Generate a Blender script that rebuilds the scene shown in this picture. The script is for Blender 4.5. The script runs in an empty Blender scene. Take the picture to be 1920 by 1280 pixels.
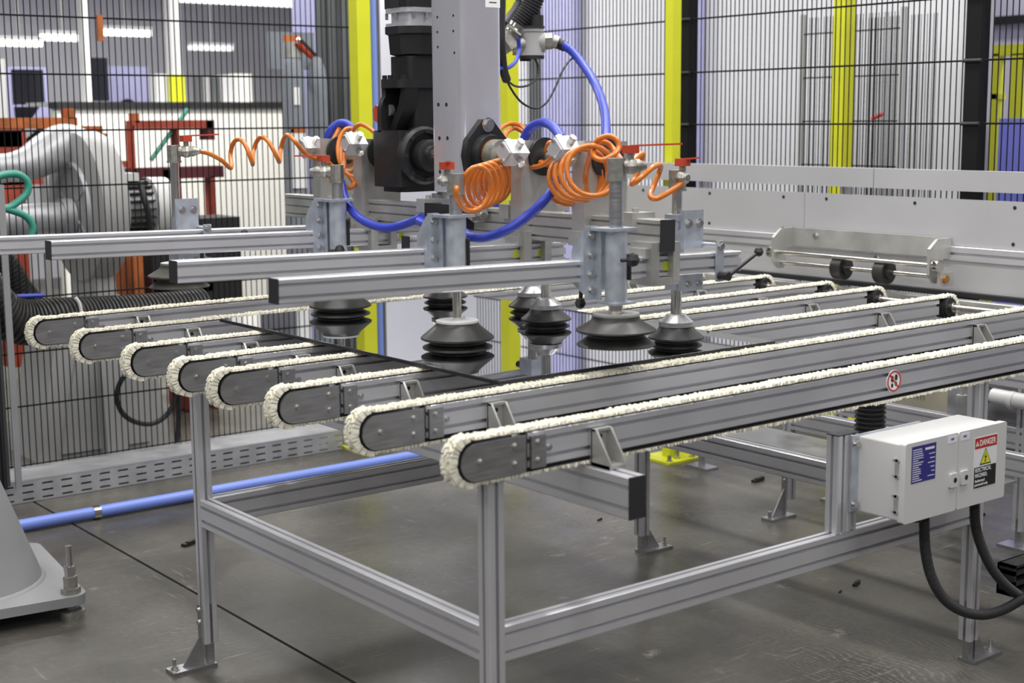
import bpy, bmesh, math, random
from mathutils import Vector, Matrix
random.seed(7)
C = bpy.context.scene.collection
SC = bpy.context.scene
# ------------------------------------------------------------------ camera
CAM = Vector((-1.860, -2.764, 1.693)); F = 2708.64
CR = Vector((0.7887640, -0.6146385, -0.0084225)); CU = Vector((0.0997172, 0.1144225, 0.9884149)); CW = Vector((0.6065541, 0.7804659, -0.1515424))
cd = bpy.data.cameras.new('camera'); cam = bpy.data.objects.new('camera', cd); C.objects.link(cam)
cam.matrix_world = Matrix(((CR.x, CU.x, -CW.x, CAM.x), (CR.y, CU.y, -CW.y, CAM.y), (CR.z, CU.z, -CW.z, CAM.z), (0, 0, 0, 1)))
cd.sensor_width = 36; cd.lens = F/1920*36; cd.clip_start = .05; cd.clip_end = 100
cd.dof.use_dof = True; cd.dof.focus_distance = 4.75; cd.dof.aperture_fstop = 3.2
SC.camera = cam
# ------------------------------------------------------------------ world, lamps, exposure
w = bpy.data.worlds.new('hall_light'); SC.world = w; w.use_nodes = True
w.node_tree.nodes['Background'].inputs[0].default_value = (.93, .95, 1, 1)
w.node_tree.nodes['Background'].inputs[1].default_value = .20
SC.view_settings.view_transform = 'Standard'; SC.view_settings.look = 'None'
SC.view_settings.exposure = -0.12; SC.view_settings.gamma = 1; SC.view_settings.use_curve_mapping = False
def lamp(x, y, z, sx, sy, watts, rot=0):
    l = bpy.data.lights.new('ceiling_or_fill_lamp', 'AREA'); l.shape = 'RECTANGLE'; l.size = sx; l.size_y = sy; l.energy = watts; l.color = (1, .98, .95)
    o = bpy.data.objects.new('ceiling_or_fill_lamp', l); C.objects.link(o); o.location = (x, y, z); o.rotation_euler = (0, 0, rot)
for x, e in ((-2.2, 120), (.6, 200), (2.7, 200)):
    lamp(x, 1.0, 4.6, .3, 6.5, e)
lamp(2.2, 6.2, 3.5, 4.0, .35, 170); lamp(4.3, 2.2, 4.4, .3, 5, 62); lamp(6.9, 1.0, 3.6, .3, 4, 90); lamp(3.0, 9.6, 3.4, 6, .6, 190)  # unseen lamps added to brighten the partition, right walls and rear hall
lamp(-4.6, -2.5, 4.2, .4, 7, 200); lamp(.5, -5.2, 4.2, 6, .4, 130)  # unseen fill lamps added on the camera side for surfaces facing it
# ------------------------------------------------------------------ helpers
def at(px, py, ax, v):
    d = CW*F + CR*(px-960) - CU*(py-640); k = 'XYZ'.index(ax); t = (v-CAM[k])/d[k]
    return CAM + d*t
def node_mat(name):
    m = bpy.data.materials.new(name); m.use_nodes = True; nt = m.node_tree; return m, nt, nt.nodes['Principled BSDF']
def mat(name, col, rough=.5, metal=0., var=.0, scale=8., bump=0., ior=1.5, stretch=None, rvar=0., coat=0.):
    m, nt, b = node_mat(name); n = nt.nodes; l = nt.links
    b.inputs['Roughness'].default_value = rough; b.inputs['Metallic'].default_value = metal; b.inputs['IOR'].default_value = ior
    b.inputs['Coat Weight'].default_value = coat
    b.inputs['Base Color'].default_value = (*col, 1)
    if var or bump or rvar:
        tc = n.new('ShaderNodeTexCoord'); mp = n.new('ShaderNodeMapping'); l.new(tc.outputs['Object'], mp.inputs[0])
        if stretch: mp.inputs['Scale'].default_value = stretch
        no = n.new('ShaderNodeTexNoise'); no.inputs['Scale'].default_value = scale; no.inputs['Detail'].default_value = 5; l.new(mp.outputs[0], no.inputs['Vector'])
        if var:
            r = n.new('ShaderNodeValToRGB'); r.color_ramp.elements[0].position = .3; r.color_ramp.elements[1].position = .7
            r.color_ramp.elements[0].color = (*[c*(1-var) for c in col], 1); r.color_ramp.elements[1].color = (*[min(1, c*(1+var)) for c in col], 1)
            l.new(no.outputs[0], r.inputs[0]); l.new(r.outputs[0], b.inputs['Base Color'])
        if rvar:
            mr = n.new('ShaderNodeMapRange'); mr.inputs[1].default_value = .3; mr.inputs[2].default_value = .7
            mr.inputs[3].default_value = rough-rvar; mr.inputs[4].default_value = rough+rvar; l.new(no.outputs[0], mr.inputs[0]); l.new(mr.outputs[0], b.inputs['Roughness'])
        if bump:
            bp = n.new('ShaderNodeBump'); bp.inputs['Strength'].default_value = bump; bp.inputs['Distance'].default_value = .01
            l.new(no.outputs[0], bp.inputs['Height']); l.new(bp.outputs[0], b.inputs['Normal'])
    return m
def emit(name, col, s):
    m, nt, b = node_mat(name); b.inputs['Emission Color'].default_value = (*col, 1); b.inputs['Emission Strength'].default_value = s; b.inputs['Base Color'].default_value = (*col, 1); return m
A = dict(
 alu=mat('anodised_aluminium', (.70, .70, .735), .34, .62, .04, 3, rvar=.05), panel=mat('pale_anodised_sheet', (.62, .62, .645), .40, .45, .03, 2, rvar=.04), sheet=mat('galvanised_sheet', (.44, .445, .465), .45, .4, .10, 14, rvar=.08),
 alu_dull=mat('worn_aluminium', (.52, .52, .50), .42, .65, .16, 9, rvar=.08),
 plate=mat('brushed_steel', (.50, .50, .51), .34, .95, .10, 14, stretch=(1, 1, 12), rvar=.06),
 mast=mat('mill_aluminium', (.80, .79, .85), .24, .72, .12, 3, stretch=(1, 1, .3), rvar=.10),  # mast: streaky colour variation imitates smudges and dark reflections
 zinc=mat('zinc_plated_steel', (.54, .58, .65), .38, .65, .14, 22, rvar=.1),
 cast=mat('cast_metal', (.36, .35, .32), .45, .8, .25, 40, bump=.15),
 chrome=mat('polished_steel', (.68, .66, .62), .16, 1, .06, 30),
 bolt=mat('bolt_steel', (.62, .61, .60), .25, 1),
 dark=mat('black_plastic', (.018, .018, .02), .5), cap=mat('black_end_cap', (.022, .022, .026), .55),
 rubber=mat('black_rubber', (.022, .022, .021), .42, var=.35, scale=18, rvar=.1),
 dusty=mat('dusty_rubber', (.075, .072, .062), .62, var=.25, scale=18),
 gear=mat('black_painted_casting', (.010, .010, .011), .48, var=.2, scale=20, bump=.1),
 bristle=mat('cream_bristle', (.90, .87, .74), .9, var=.06, scale=60), belt=mat('black_belt', (.02, .02, .02), .7),
 orange=mat('orange_hose', (.60, .165, .010), .28, coat=.3), blue=mat('blue_hose', (.028, .05, .42), .35), green=mat('green_hose', (.04, .27, .20), .4),
 red=mat('red_handle', (.50, .06, .025), .5), rust=mat('red_oxide_paint', (.33, .055, .03), .65, var=.35, scale=6), rusty=mat('orange_rust', (.42, .12, .03), .7, var=.4, scale=7),
 yellow=mat('yellow_paint', (.62, .64, .022), .45, var=.03), pipe=mat('light_blue_pipe', (.20, .29, .78), .4),
 white=mat('white_enamel', (.66, .66, .66), .45), wall=mat('white_wall', (.68, .685, .725), .6, var=.03, scale=1.5), cream=mat('cream_wall', (.88, .87, .80), .7), kick=mat('beige_plinth', (.42, .39, .31), .7, var=.1),
 pgrey=mat('grey_pedestal_paint', (.27, .275, .285), .5, var=.05, scale=4), grey=mat('grey_machine_paint', (.40, .40, .40), .5, var=.06, scale=4), dgrey=mat('dark_grey_steel', (.10, .105, .11), .6, var=.25, scale=2),
 fence=mat('black_wire', (.006, .006, .007), .7, ior=1.3), lilac=mat('lilac_panel', (.44, .44, .70), .5, var=.06), lilac2=mat('pale_lilac_wall', (.72, .70, .88), .6), navy=mat('navy_panel', (.12, .13, .45), .5),
 cyl=mat('gas_cylinder_grey', (.20, .22, .25), .5, var=.1), paper=mat('white_label', (.85, .85, .86), .6), ink=mat('black_ink', (.012, .012, .014), .6),
 dred=mat('danger_red', (.50, .03, .02), .5), tri=mat('warning_yellow', (.80, .78, .03), .5), bluelab=mat('blue_rating_plate', (.035, .03, .25), .45),
 screen=mat('dark_screen', (.012, .012, .02), .2), office=mat('rear_hall_wall', (.60, .60, .62), .8, var=.12, scale=.8), maroon=mat('maroon_paint', (.10, .015, .02), .6),
 brass=mat('brass', (.55, .28, .10), .35, .9), lime=mat('yellow_green_sticker', (.50, .55, .03), .5), scrap=mat('black_scrap', (.02, .02, .02), .6), conc=None)
def smooth_build(V, Fc, name, m, parent=None, ang=38, loc=None):
    me = bpy.data.meshes.new(name); me.from_pydata(V, [], Fc)
    bm = bmesh.new(); bm.from_mesh(me); bmesh.ops.recalc_face_normals(bm, faces=bm.faces); bm.to_mesh(me); bm.free()
    me.polygons.foreach_set('use_smooth', [True]*len(me.polygons)); me.set_sharp_from_angle(angle=math.radians(ang))
    if m is not None: me.materials.append(m)
    o = bpy.data.objects.new(name, me); C.objects.link(o)
    if parent is not None: o.parent = parent
    if loc is not None: o.location = loc
    return o
class M:
    def __init__(s): s.v = []; s.f = []
    def add(s, V, Fc):
        k = len(s.v); s.v += [tuple(p) for p in V]; s.f += [[i+k for i in q] for q in Fc]; return s
    def box(s, x0, y0, z0, x1, y1, z1, mtx=None):
        V = [Vector(p) for p in ((x0, y0, z0), (x1, y0, z0), (x1, y1, z0), (x0, y1, z0), (x0, y0, z1), (x1, y0, z1), (x1, y1, z1), (x0, y1, z1))]
        if mtx is not None: V = [mtx @ p for p in V]
        return s.add(V, ((0, 3, 2, 1), (4, 5, 6, 7), (0, 1, 5, 4), (1, 2, 6, 5), (2, 3, 7, 6), (3, 0, 4, 7)))
    def cyl(s, p0, p1, r0, r1=None, n=16):
        p0 = Vector(p0); p1 = Vector(p1); r1 = r0 if r1 is None else r1
        d = (p1-p0).normalized(); a = d.orthogonal().normalized(); b = d.cross(a)
        V = []
        for p, r in ((p0, r0), (p1, r1)):
            V += [p + (a*math.cos(2*math.pi*i/n) + b*math.sin(2*math.pi*i/n))*r for i in range(n)]
        return s.add(V, [(i, (i+1) % n, n+(i+1) % n, n+i) for i in range(n)] + [tuple(range(n))[::-1], tuple(range(n, 2*n))])
    def tube(s, pts, r, n=8, closed=False, rs=None):
        pts = [Vector(p) for p in pts]; N = len(pts); V = []; a = None
        for i, p in enumerate(pts):
            if closed: t = pts[(i+1) % N]-pts[i-1]
            else: t = pts[min(i+1, N-1)]-pts[max(i-1, 0)]
            t.normalize()
            a = t.orthogonal() if a is None else a - t*a.dot(t)
            if a.length < 1e-6: a = t.orthogonal()
            a.normalize(); b = t.cross(a); q = rs[i] if rs else r
            V += [p + (a*math.cos(2*math.pi*k/n) + b*math.sin(2*math.pi*k/n))*q for k in range(n)]
        Fc = []
        for i in range(N if closed else N-1):
            j = (i+1) % N
            Fc += [(i*n+k, i*n+(k+1) % n, j*n+(k+1) % n, j*n+k) for k in range(n)]
        if not closed: Fc += [tuple(range(n))[::-1], tuple((N-1)*n+k for k in range(n))]
        return s.add(V, Fc)
    def lathe(s, prof, o=(0, 0, 0), n=32, mtx=None):
        V = []; o = Vector(o)
        for r, z in prof:
            for i in range(n):
                p = Vector((r*math.cos(2*math.pi*i/n), r*math.sin(2*math.pi*i/n), z))
                V.append((mtx @ p if mtx is not None else p) + o)
        Fc = []
        for k in range(len(prof)-1):
            Fc += [(k*n+i, k*n+(i+1) % n, (k+1)*n+(i+1) % n, (k+1)*n+i) for i in range(n)]
        Fc += [tuple(range(n))[::-1], tuple((len(prof)-1)*n+i for i in range(n))]
        return s.add(V, Fc)
    def prism(s, poly, ax, a, b):
        n = len(poly)
        def P(u, v, t): return {'x': (t, u, v), 'y': (u, t, v), 'z': (u, v, t)}[ax]
        V = [P(u, v, a) for u, v in poly] + [P(u, v, b) for u, v in poly]
        return s.add(V, [tuple(range(n))[::-1], tuple(range(n, 2*n))] + [(i, (i+1) % n, n+(i+1) % n, n+i) for i in range(n)])
    def hexbolt(s, p, d, r=.008, h=.007, washer=True):
        p = Vector(p); d = Vector(d).normalized()
        if washer: s.cyl(p, p+d*.002, r*1.45, n=12)
        s.cyl(p, p+d*h, r, n=8); return s
    def build(s, name, m, parent=None, ang=38, loc=None): return smooth_build(s.v, s.f, name, m, parent, ang, loc)
def thing(name, label, cat, loc=(0, 0, 0), group=None):
    o = bpy.data.objects.new(name, None); C.objects.link(o); o.location = loc; o['label'] = label; o['category'] = cat; o.empty_display_size = .05
    if group: o['group'] = group
    return o
def tag(o, label, cat, group=None, kind=None):
    o['label'] = label; o['category'] = cat
    if group: o['group'] = group
    if kind: o['kind'] = kind
    return o
def struct(o): o['kind'] = 'structure'; return o
def lab(o, t): o['label'] = t; return o
def stuff(o): o['kind'] = 'stuff'; return o
def slotted(w_, h_, nw, nh, sl=.010, dp=.012):
    """outline of a T-slot extrusion w x h centred on 0: nw slots in the top and bottom, nh in the sides"""
    pts = []
    def side(p, q, n, inn):
        L = ((q[0]-p[0])**2+(q[1]-p[1])**2)**.5; ux, uy = (q[0]-p[0])/L, (q[1]-p[1])/L; c = .0025
        pts.append((p[0]+ux*c, p[1]+uy*c))
        for k in range(n):
            m_ = L*(k+.5)/n
            for t, d in ((m_-sl/2, 0), (m_-sl/2, .0025), (m_-sl*.8, .0025), (m_-sl*.8, dp), (m_+sl*.8, dp), (m_+sl*.8, .0025), (m_+sl/2, .0025), (m_+sl/2, 0)):
                pts.append((p[0]+ux*t+inn[0]*d, p[1]+uy*t+inn[1]*d))
        pts.append((q[0]-ux*c, q[1]-uy*c))
    a, b = w_/2, h_/2
    side((-a, -b), (a, -b), nw, (0, 1)); side((a, -b), (a, b), nh, (-1, 0)); side((a, b), (-a, b), nw, (0, -1)); side((-a, b), (-a, -b), nh, (1, 0))
    return pts
def extr(ax, u0, v0, u1, v1, a, b, nu=1, nv=1, sl=.010, dp=.012):
    return M().prism([(u+(u0+u1)/2, v+(v0+v1)/2) for u, v in slotted(u1-u0, v1-v0, nu, nv, sl, dp)], ax, a, b)
def stadium(x0, x1, z0, z1, rl=True, n=14):
    r = (z1-z0)/2; zc = (z0+z1)/2
    return [(x1, z0), (x1, z1)] + [(x0+r-r*math.sin(math.pi*k/n), zc+r*math.cos(math.pi*k/n)) for k in range(n+1)]
def rrect(u0, v0, u1, v1, r, n=5):
    p = []
    for cx, cy, a in ((u1-r, v1-r, 0), (u0+r, v1-r, 90), (u0+r, v0+r, 180), (u1-r, v0+r, 270)):
        p += [(cx+r*math.cos(math.radians(a+90*k/n)), cy+r*math.sin(math.radians(a+90*k/n))) for k in range(n+1)]
    return p
def cat_rom(pts, n=8):
    P = [Vector(p) for p in pts]; P = [P[0]*2-P[1]] + P + [P[-1]*2-P[-2]]; out = []
    for i in range(1, len(P)-2):
        a, b, c, d = P[i-1:i+3]
        for k in range(n):
            t = k/n; out.append(.5*((2*b)+(c-a)*t+(2*a-5*b+4*c-d)*t*t+(3*b-a-3*c+d)*t**3))
    return out + [P[-2]]
def copy_tree(o, parent=None):
    c = o.copy(); C.objects.link(c)
    if parent is not None: c.parent = parent
    for ch in list(o.children): copy_tree(ch, c)
    return c
def text(s_, size, m, parent, mtx, name, depth=.0004, align='LEFT', sx=1):
    cu = bpy.data.curves.new(name, 'FONT'); cu.body = s_; cu.size = size; cu.extrude = depth; cu.align_x = align; cu.space_character = 1.0; cu.offset = size*.012
    t = bpy.data.objects.new(name, cu); C.objects.link(t); bpy.context.view_layer.update()
    me = bpy.data.meshes.new_from_object(t.evaluated_get(bpy.context.evaluated_depsgraph_get())); bpy.data.objects.remove(t)
    me.transform(mtx @ Matrix.Diagonal((sx, 1, 1, 1))); me.materials.clear(); me.materials.append(m); me.name = name
    o = bpy.data.objects.new(name, me); C.objects.link(o); o.parent = parent; return o
# ------------------------------------------------------------------ floor
def floor_mat():
    m, nt, b = node_mat('polished_concrete'); n = nt.nodes; l = nt.links
    tc = n.new('ShaderNodeTexCoord')
    def noise(sc, det, stretch=None, rot=0):
        mp = n.new('ShaderNodeMapping'); l.new(tc.outputs['Object'], mp.inputs[0])
        if stretch: mp.inputs['Scale'].default_value = stretch; mp.inputs['Rotation'].default_value = (0, 0, rot)
        x = n.new('ShaderNodeTexNoise'); x.inputs['Scale'].default_value = sc; x.inputs['Detail'].default_value = det; l.new(mp.outputs[0], x.inputs['Vector']); return x.outputs[0]
    def ramp(src, p0, c0, p1, c1):
        r = n.new('ShaderNodeValToRGB'); r.color_ramp.elements[0].position = p0; r.color_ramp.elements[1].position = p1; r.color_ramp.elements[0].color = (*c0, 1); r.color_ramp.elements[1].color = (*c1, 1); l.new(src, r.inputs[0]); return r.outputs[0]
    def mix(a, b_, f, mode='MIX'):
        x = n.new('ShaderNodeMix'); x.data_type = 'RGBA'; x.blend_type = mode
        for s_, v in ((6, a), (7, b_)):
            if hasattr(v, 'default_value') or hasattr(v, 'links'): l.new(v, x.inputs[s_])
            else: x.inputs[s_].default_value = (*v, 1)
        if hasattr(f, 'links'): l.new(f, x.inputs[0])
        else: x.inputs[0].default_value = f
        return x.outputs[2]
    base = ramp(noise(1.6, 6), .32, (.045, .042, .036), .75, (.150, .142, .121))
    fine = ramp(noise(40, 4), .35, (.86, .86, .86), .7, (1.1, 1.1, 1.1))
    c1 = mix(base, fine, 1, 'MULTIPLY')
    scuff = ramp(noise(5, 6, (1, 14, 1), .55), .60, (0, 0, 0), .80, (1, 1, 1)); patch = ramp(noise(1.1, 3), .50, (0, 0, 0), .68, (1, 1, 1))
    scuff2 = ramp(noise(6, 6, (12, 1, 1), .2), .62, (0, 0, 0), .82, (1, 1, 1)); patch2 = ramp(noise(1.4, 2, (1, 1, 1), 1.1), .54, (0, 0, 0), .70, (1, 1, 1))
    wv = n.new('ShaderNodeTexWave'); wv.wave_type = 'RINGS'; wv.rings_direction = 'Z'; wv.inputs['Scale'].default_value = 15; wv.inputs['Distortion'].default_value = 22; wv.inputs['Detail'].default_value = 4; wv.inputs['Detail Scale'].default_value = .35; wv.inputs['Detail Roughness'].default_value = .35; l.new(tc.outputs['Object'], wv.inputs['Vector'])
    ring = ramp(wv.outputs['Color'], .55, (0, 0, 0), 1., (.24, .24, .24)); patch3 = ramp(noise(.9, 2), .52, (0, 0, 0), .66, (1, 1, 1)); speck = ramp(noise(60, 2), .4, (.1, .1, .1), .65, (1, 1, 1))
    s3 = mix(mix(ring, patch3, 1, 'MULTIPLY'), speck, 1, 'MULTIPLY'); blot = ramp(noise(7, 3), .66, (0, 0, 0), .76, (.5, .5, .5))
    scuff = mix(scuff, s3, 1, 'ADD')
    s1 = mix(scuff, patch, 1, 'MULTIPLY'); s2 = mix(scuff2, patch2, 1, 'MULTIPLY'); s = mix(mix(s1, s2, 1, 'ADD'), mix(s3, mix(blot, speck, 1, 'MULTIPLY'), 1, 'ADD'), 1, 'ADD')
    c2 = mix(c1, (.46, .45, .41), s)
    l.new(c2, b.inputs['Base Color'])
    rr = ramp(noise(2.2, 5), .3, (.26, .26, .26), .7, (.46, .46, .46)); l.new(rr, b.inputs['Roughness'])
    bp = n.new('ShaderNodeBump'); bp.inputs['Strength'].default_value = .06; bp.inputs['Distance'].default_value = .01; l.new(noise(18, 4), bp.inputs['Height']); l.new(bp.outputs[0], b.inputs['Normal'])
    return m
A['conc'] = floor_mat()
fl = M()                       # two slabs either side of the sawn joint
fl.box(-7, -7, -.2, .325, 14, 0).box(.337, -7, -.2, 12, 14, 0).box(.325, -7, -.2, .337, 14, -.012)
struct(fl.build('floor', A['conc']))
# ------------------------------------------------------------------ walls beyond the cell
def ribbed(p0, p1, z0, z1, pitch, depth, nrm):
    p0 = Vector(p0); p1 = Vector(p1); L = (p1-p0).length; d = (p1-p0)/L; nr = Vector(nrm); n_ = int(L/pitch); pr = []
    for k in range(n_):
        a = k*pitch
        for t, h in ((0, 0), (pitch*.45, 0), (pitch*.55, depth), (pitch*.9, depth)): pr.append(p0+d*(a+t)+nr*h)
    pr.append(p1); V = [Vector((p.x, p.y, z0)) for p in pr]+[Vector((p.x, p.y, z1)) for p in pr]; N = len(pr)
    V += [Vector((p0.x, p0.y, z0))-nr*.08, Vector((p1.x, p1.y, z0))-nr*.08, Vector((p0.x, p0.y, z1))-nr*.08, Vector((p1.x, p1.y, z1))-nr*.08]
    return M().add(V, [(i, i+1, N+i+1, N+i) for i in range(N-1)] + [(2*N, 2*N+1, 2*N+3, 2*N+2)])
struct(ribbed((5.2, 6.4, 0), (5.2, 2.1, 0), 0, 4.2, .31, .014, (-1, 0, 0)).build('wall_right', A['wall'], ang=20))
struct(M().box(5.12, 2.13, 0, 5.19, 6.4, .5).build('baseboard_right', A['kick']))
struct(M().box(5.14, 2.06, 0, 5.30, 2.13, 4.2).build('trim_1', A['grey']))
struct(M().box(3.98, 6.4, 0, 5.28, 6.5, 4.2).build('wall_back', A['wall']))
struct(ribbed((2.745, 5.2, 0), (3.28, 5.2, 0), 0, 4.2, .09, .03, (0, -1, 0)).build('wall_end', A['dgrey'], ang=20))
struct(M().box(2.70, 5.15, 0, 2.775, 5.3, 4.2).build('trim_2', A['lilac']))
for k, (y0, y1, mm) in enumerate(((4.17, 4.35, 'lilac'), (5.43, 5.80, 'lilac'), (5.80, 5.96, 'dgrey'))):
    struct(M().box(5.10, y0, 0, 5.165, y1, 4.2).build('trim_%d' % (k+3), A[mm]))
struct(M().box(-4, 13.0, 0, 9, 13.2, 5).build('wall_rear', A['office']))
struct(M().box(-4, 6.5, 3.55, 9, 13.2, 3.7).build('ceiling', A['office']))
struct(M().box(-2.0, 9.0, 3.2, 7, 9.35, 3.55).build('trim_11', A['lilac']))
# ------------------------------------------------------------------ conveyors
Z0, Z1 = .908, .991
def make_conveyor():
    t = thing('belt_conveyor', '', 'conveyor', (0, 0, 0), 'bristle belt conveyors of the table')
    extr('x', .003, Z0, .043, Z1, .14, 2.80, 1, 2, .010, .012).build('beam', A['alu'], t)
    for y0, y1 in ((-.006, 0), (.046, .052)):
        p = M().prism(stadium(-.052, .128, .902, .988), 'y', y0, y1).build('end_plate', A['plate'], t)
        if y0 < 0:
            for x, z in ((0, .945), (.098, .966), (.098, .925)): M().hexbolt((x, y0, z), (0, -1, 0), .0062, .006).build('screw', A['bolt'], p)
    M().box(.143, -.007, .907, .186, .003, .983).build('joint_plate', A['plate'], t)
    b = M()
    for x, z in ((.163, .967), (.163, .925), (.202, .948)): b.hexbolt((x, -.007 if x < .19 else .003, z), (0, -1, 0), .0058, .006)
    b.box(.186, .0, .943, .206, .003, .953)
    b.build('screw', A['bolt'], t)
    M().cyl((-.010, .002, .946), (-.010, .044, .946), .043, n=24).build('roller', A['dark'], t)
    pu = M().cyl((2.862, .002, .957), (2.862, .044, .957), .043, n=28).cyl((2.862, -.006, .957), (2.862, .05, .957), .036, n=28).build('pulley', A['dark'], t)
    M().cyl((2.862, -.022, .957), (2.862, -.006, .957), .018, n=16).hexbolt((2.862, -.014, .972), (0, 0, 1), .004, .006, False).build('hub', A['chrome'], pu)
    # belt loop with rows of bristle tufts
    path = []; R = .046; xa, xb = -.010, 2.862; zc = .947; n = 16
    def P(s_):                              # point and outward normal at arc length
        L = xb-xa; c = math.pi*R
        s_ %= 2*L+2*c
        if s_ < L: return Vector((xa+s_, 0, zc+R)), Vector((0, 0, 1))
        s_ -= L
        if s_ < c: a = s_/R; nn = Vector((math.sin(a), 0, math.cos(a))); return Vector((xb, 0, zc))+nn*R, nn
        s_ -= c
        if s_ < L: return Vector((xb-s_, 0, zc-R)), Vector((0, 0, -1))
        s_ -= L; a = s_/R; nn = Vector((-math.sin(a), 0, -math.cos(a))); return Vector((xa, 0, zc))+nn*R, nn
    L = xb-xa; c = math.pi*R; tot = 2*L+2*c
    S = [0, L] + [L+c*k/n for k in range(1, n+1)] + [2*L+c] + [2*L+c+c*k/n for k in range(1, n)]
    V = []
    for s_ in S:
        p, nn = P(s_)
        for y, h in ((.004, 0), (.042, 0), (.042, .003), (.004, .003)): V.append(p+nn*h+Vector((0, y, 0)))
    N = len(S); Fc = []
    for i in range(N):
        j = (i+1) % N
        Fc += [(i*4+k, i*4+(k+1) % 4, j*4+(k+1) % 4, j*4+k) for k in range(4)]
    M().add(V, Fc).build('belt', A['belt'], t)
    V = []; Fc = []; pit = .0070; cnt = int(tot/pit); rnd = random.Random(3); wave = [rnd.uniform(-1, 1) for _ in range(400)]
    for i in range(cnt):
        wv = wave[int(i*pit/.06) % 400]
        for r_ in range(5):
            y = .006+r_*.0085
            s_ = (i+.5*(r_ % 2)+rnd.uniform(-.25, .25))*pit; p, nn = P(s_); tg = Vector((nn.z, 0, -nn.x)); k = len(V); yy = Vector((0, y+rnd.uniform(-.0015, .0015), 0))
            h = (.0095+.0012*wv+rnd.uniform(-.0015, .0025)) if abs(nn.x) < .02 else .0105+.0105*min(1, abs(nn.x)*1.4)+rnd.uniform(-.002, .0025)
            le = tg*(rnd.uniform(-.003, .003)+.0015*wv)+Vector((0, rnd.uniform(-.003, .003), 0))
            for (a, b_), hh in (((.0032, .0044), .002), ((.0022 if abs(nn.x) < .02 else .0036, .0032), h)):
                for sa, sb in ((-1, -1), (1, -1), (1, 1), (-1, 1)): V.append(p+nn*hh+tg*(a*sa)+yy+Vector((0, b_*sb, 0))+(le if hh > .005 else Vector()))
            Fc += [(k+4, k+5, k+6, k+7)] + [(k+q, k+(q+1) % 4, k+4+(q+1) % 4, k+4+q) for q in range(4)]
    br = smooth_build(V, Fc, 'bristle', A['bristle'], t, 30); br['kind'] = 'stuff'
    for x in (.328, 2.425):                  # cast gusset brackets down to the cross beams
        g = M().box(x, -.004, .888, x+.052, .003, .972).box(x, -.066, .886, x+.052, 0, .894)
        for xx in (x, x+.046): g.prism([(0, .886), (-.068, .886), (-.068, .899), (-.016, .974), (0, .974)], 'x', xx, xx+.006)
        g.prism([(-.016, .968), (-.016, .974), (0, .974), (0, .968)], 'x', x, x+.052)
        go = g.build('support_bracket', A['alu_dull'], t); M().cyl((x+.026, -.0045, .953), (x+.026, -.0052, .953), .006, n=10).build('hole', A['ink'], go)
        M().hexbolt((x+.026, -.0045, .932), (0, -1, 0), .0055, .006).hexbolt((x+.026, -.036, .894), (0, 0, 1), .006, .007).build('screw', A['bolt'], go)
    return t
BYS = [2.359, 1.931, 1.503, 1.159, .902, .559, .154, -.252]
CL = ['rearmost bristle belt conveyor, its rounded end in front of the black ribbed duct', 'second bristle belt conveyor from the rear, just clear of the glass',
      'third bristle belt conveyor from the rear, under the rear strip of the glass', 'bristle belt conveyor above the rear left table leg, rear of the close middle pair',
      'bristle belt conveyor, front one of the close middle pair under the glass', 'third bristle belt conveyor from the front, ending in front of the cable tray',
      'second bristle belt conveyor from the front, along the front edge of the glass', 'frontmost bristle belt conveyor, with the round no-step sign on its side']
conv = make_conveyor()
for i, y in enumerate(BYS):
    o = conv if i == 0 else copy_tree(conv)
    o.location = (0, y, 0); o.rotation_euler = (0, -.0030, 0); o['label'] = CL[i]
front_conv = o
# no-step sign stuck on the front conveyor
def disc(cx, cz, r, y0, y1, n=36): return M().prism([(cx+r*math.cos(2*math.pi*k/n), cz+r*math.sin(2*math.pi*k/n)) for k in range(n)], 'y', y0, y1)
sg = disc(1.464, .949, .032, .0010, .003).build('prohibition_sign', A['paper'], front_conv); lab(sg, 'white round sign with red ring and two black shoe prints')
rg = M(); n = 36
V = [(1.464+r*math.cos(2*math.pi*k/n), y, .949+r*math.sin(2*math.pi*k/n)) for r, y in ((.0305, .001), (.0305, .0002), (.0255, .0002), (.0255, .001)) for k in range(n)]
rg.add(V, [(a*n+k, a*n+(k+1) % n, ((a+1) % 4)*n+(k+1) % n, ((a+1) % 4)*n+k) for a in range(4) for k in range(n)])
rg.box(-.0275, 0, -.0025, .0275, .0007, .0025, Matrix.Translation((1.464, .0002, .949)) @ Matrix.Rotation(math.radians(45), 4, 'Y'))
rg.build('ring', A['dred'], sg)
for sx, dz in ((-1, -.001), (1, .002)):
    f_ = M()
    for z, a, b in ((.008, .0062, .0095), (-.0105, .0048, .0065)): f_.prism([(1.464+sx*.0085+a*math.cos(2*math.pi*k/16), .949+dz+z+b*math.sin(2*math.pi*k/16)) for k in range(16)], 'y', .0004, .001)
    f_.build('shoe_print', A['ink'], sg)
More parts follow.
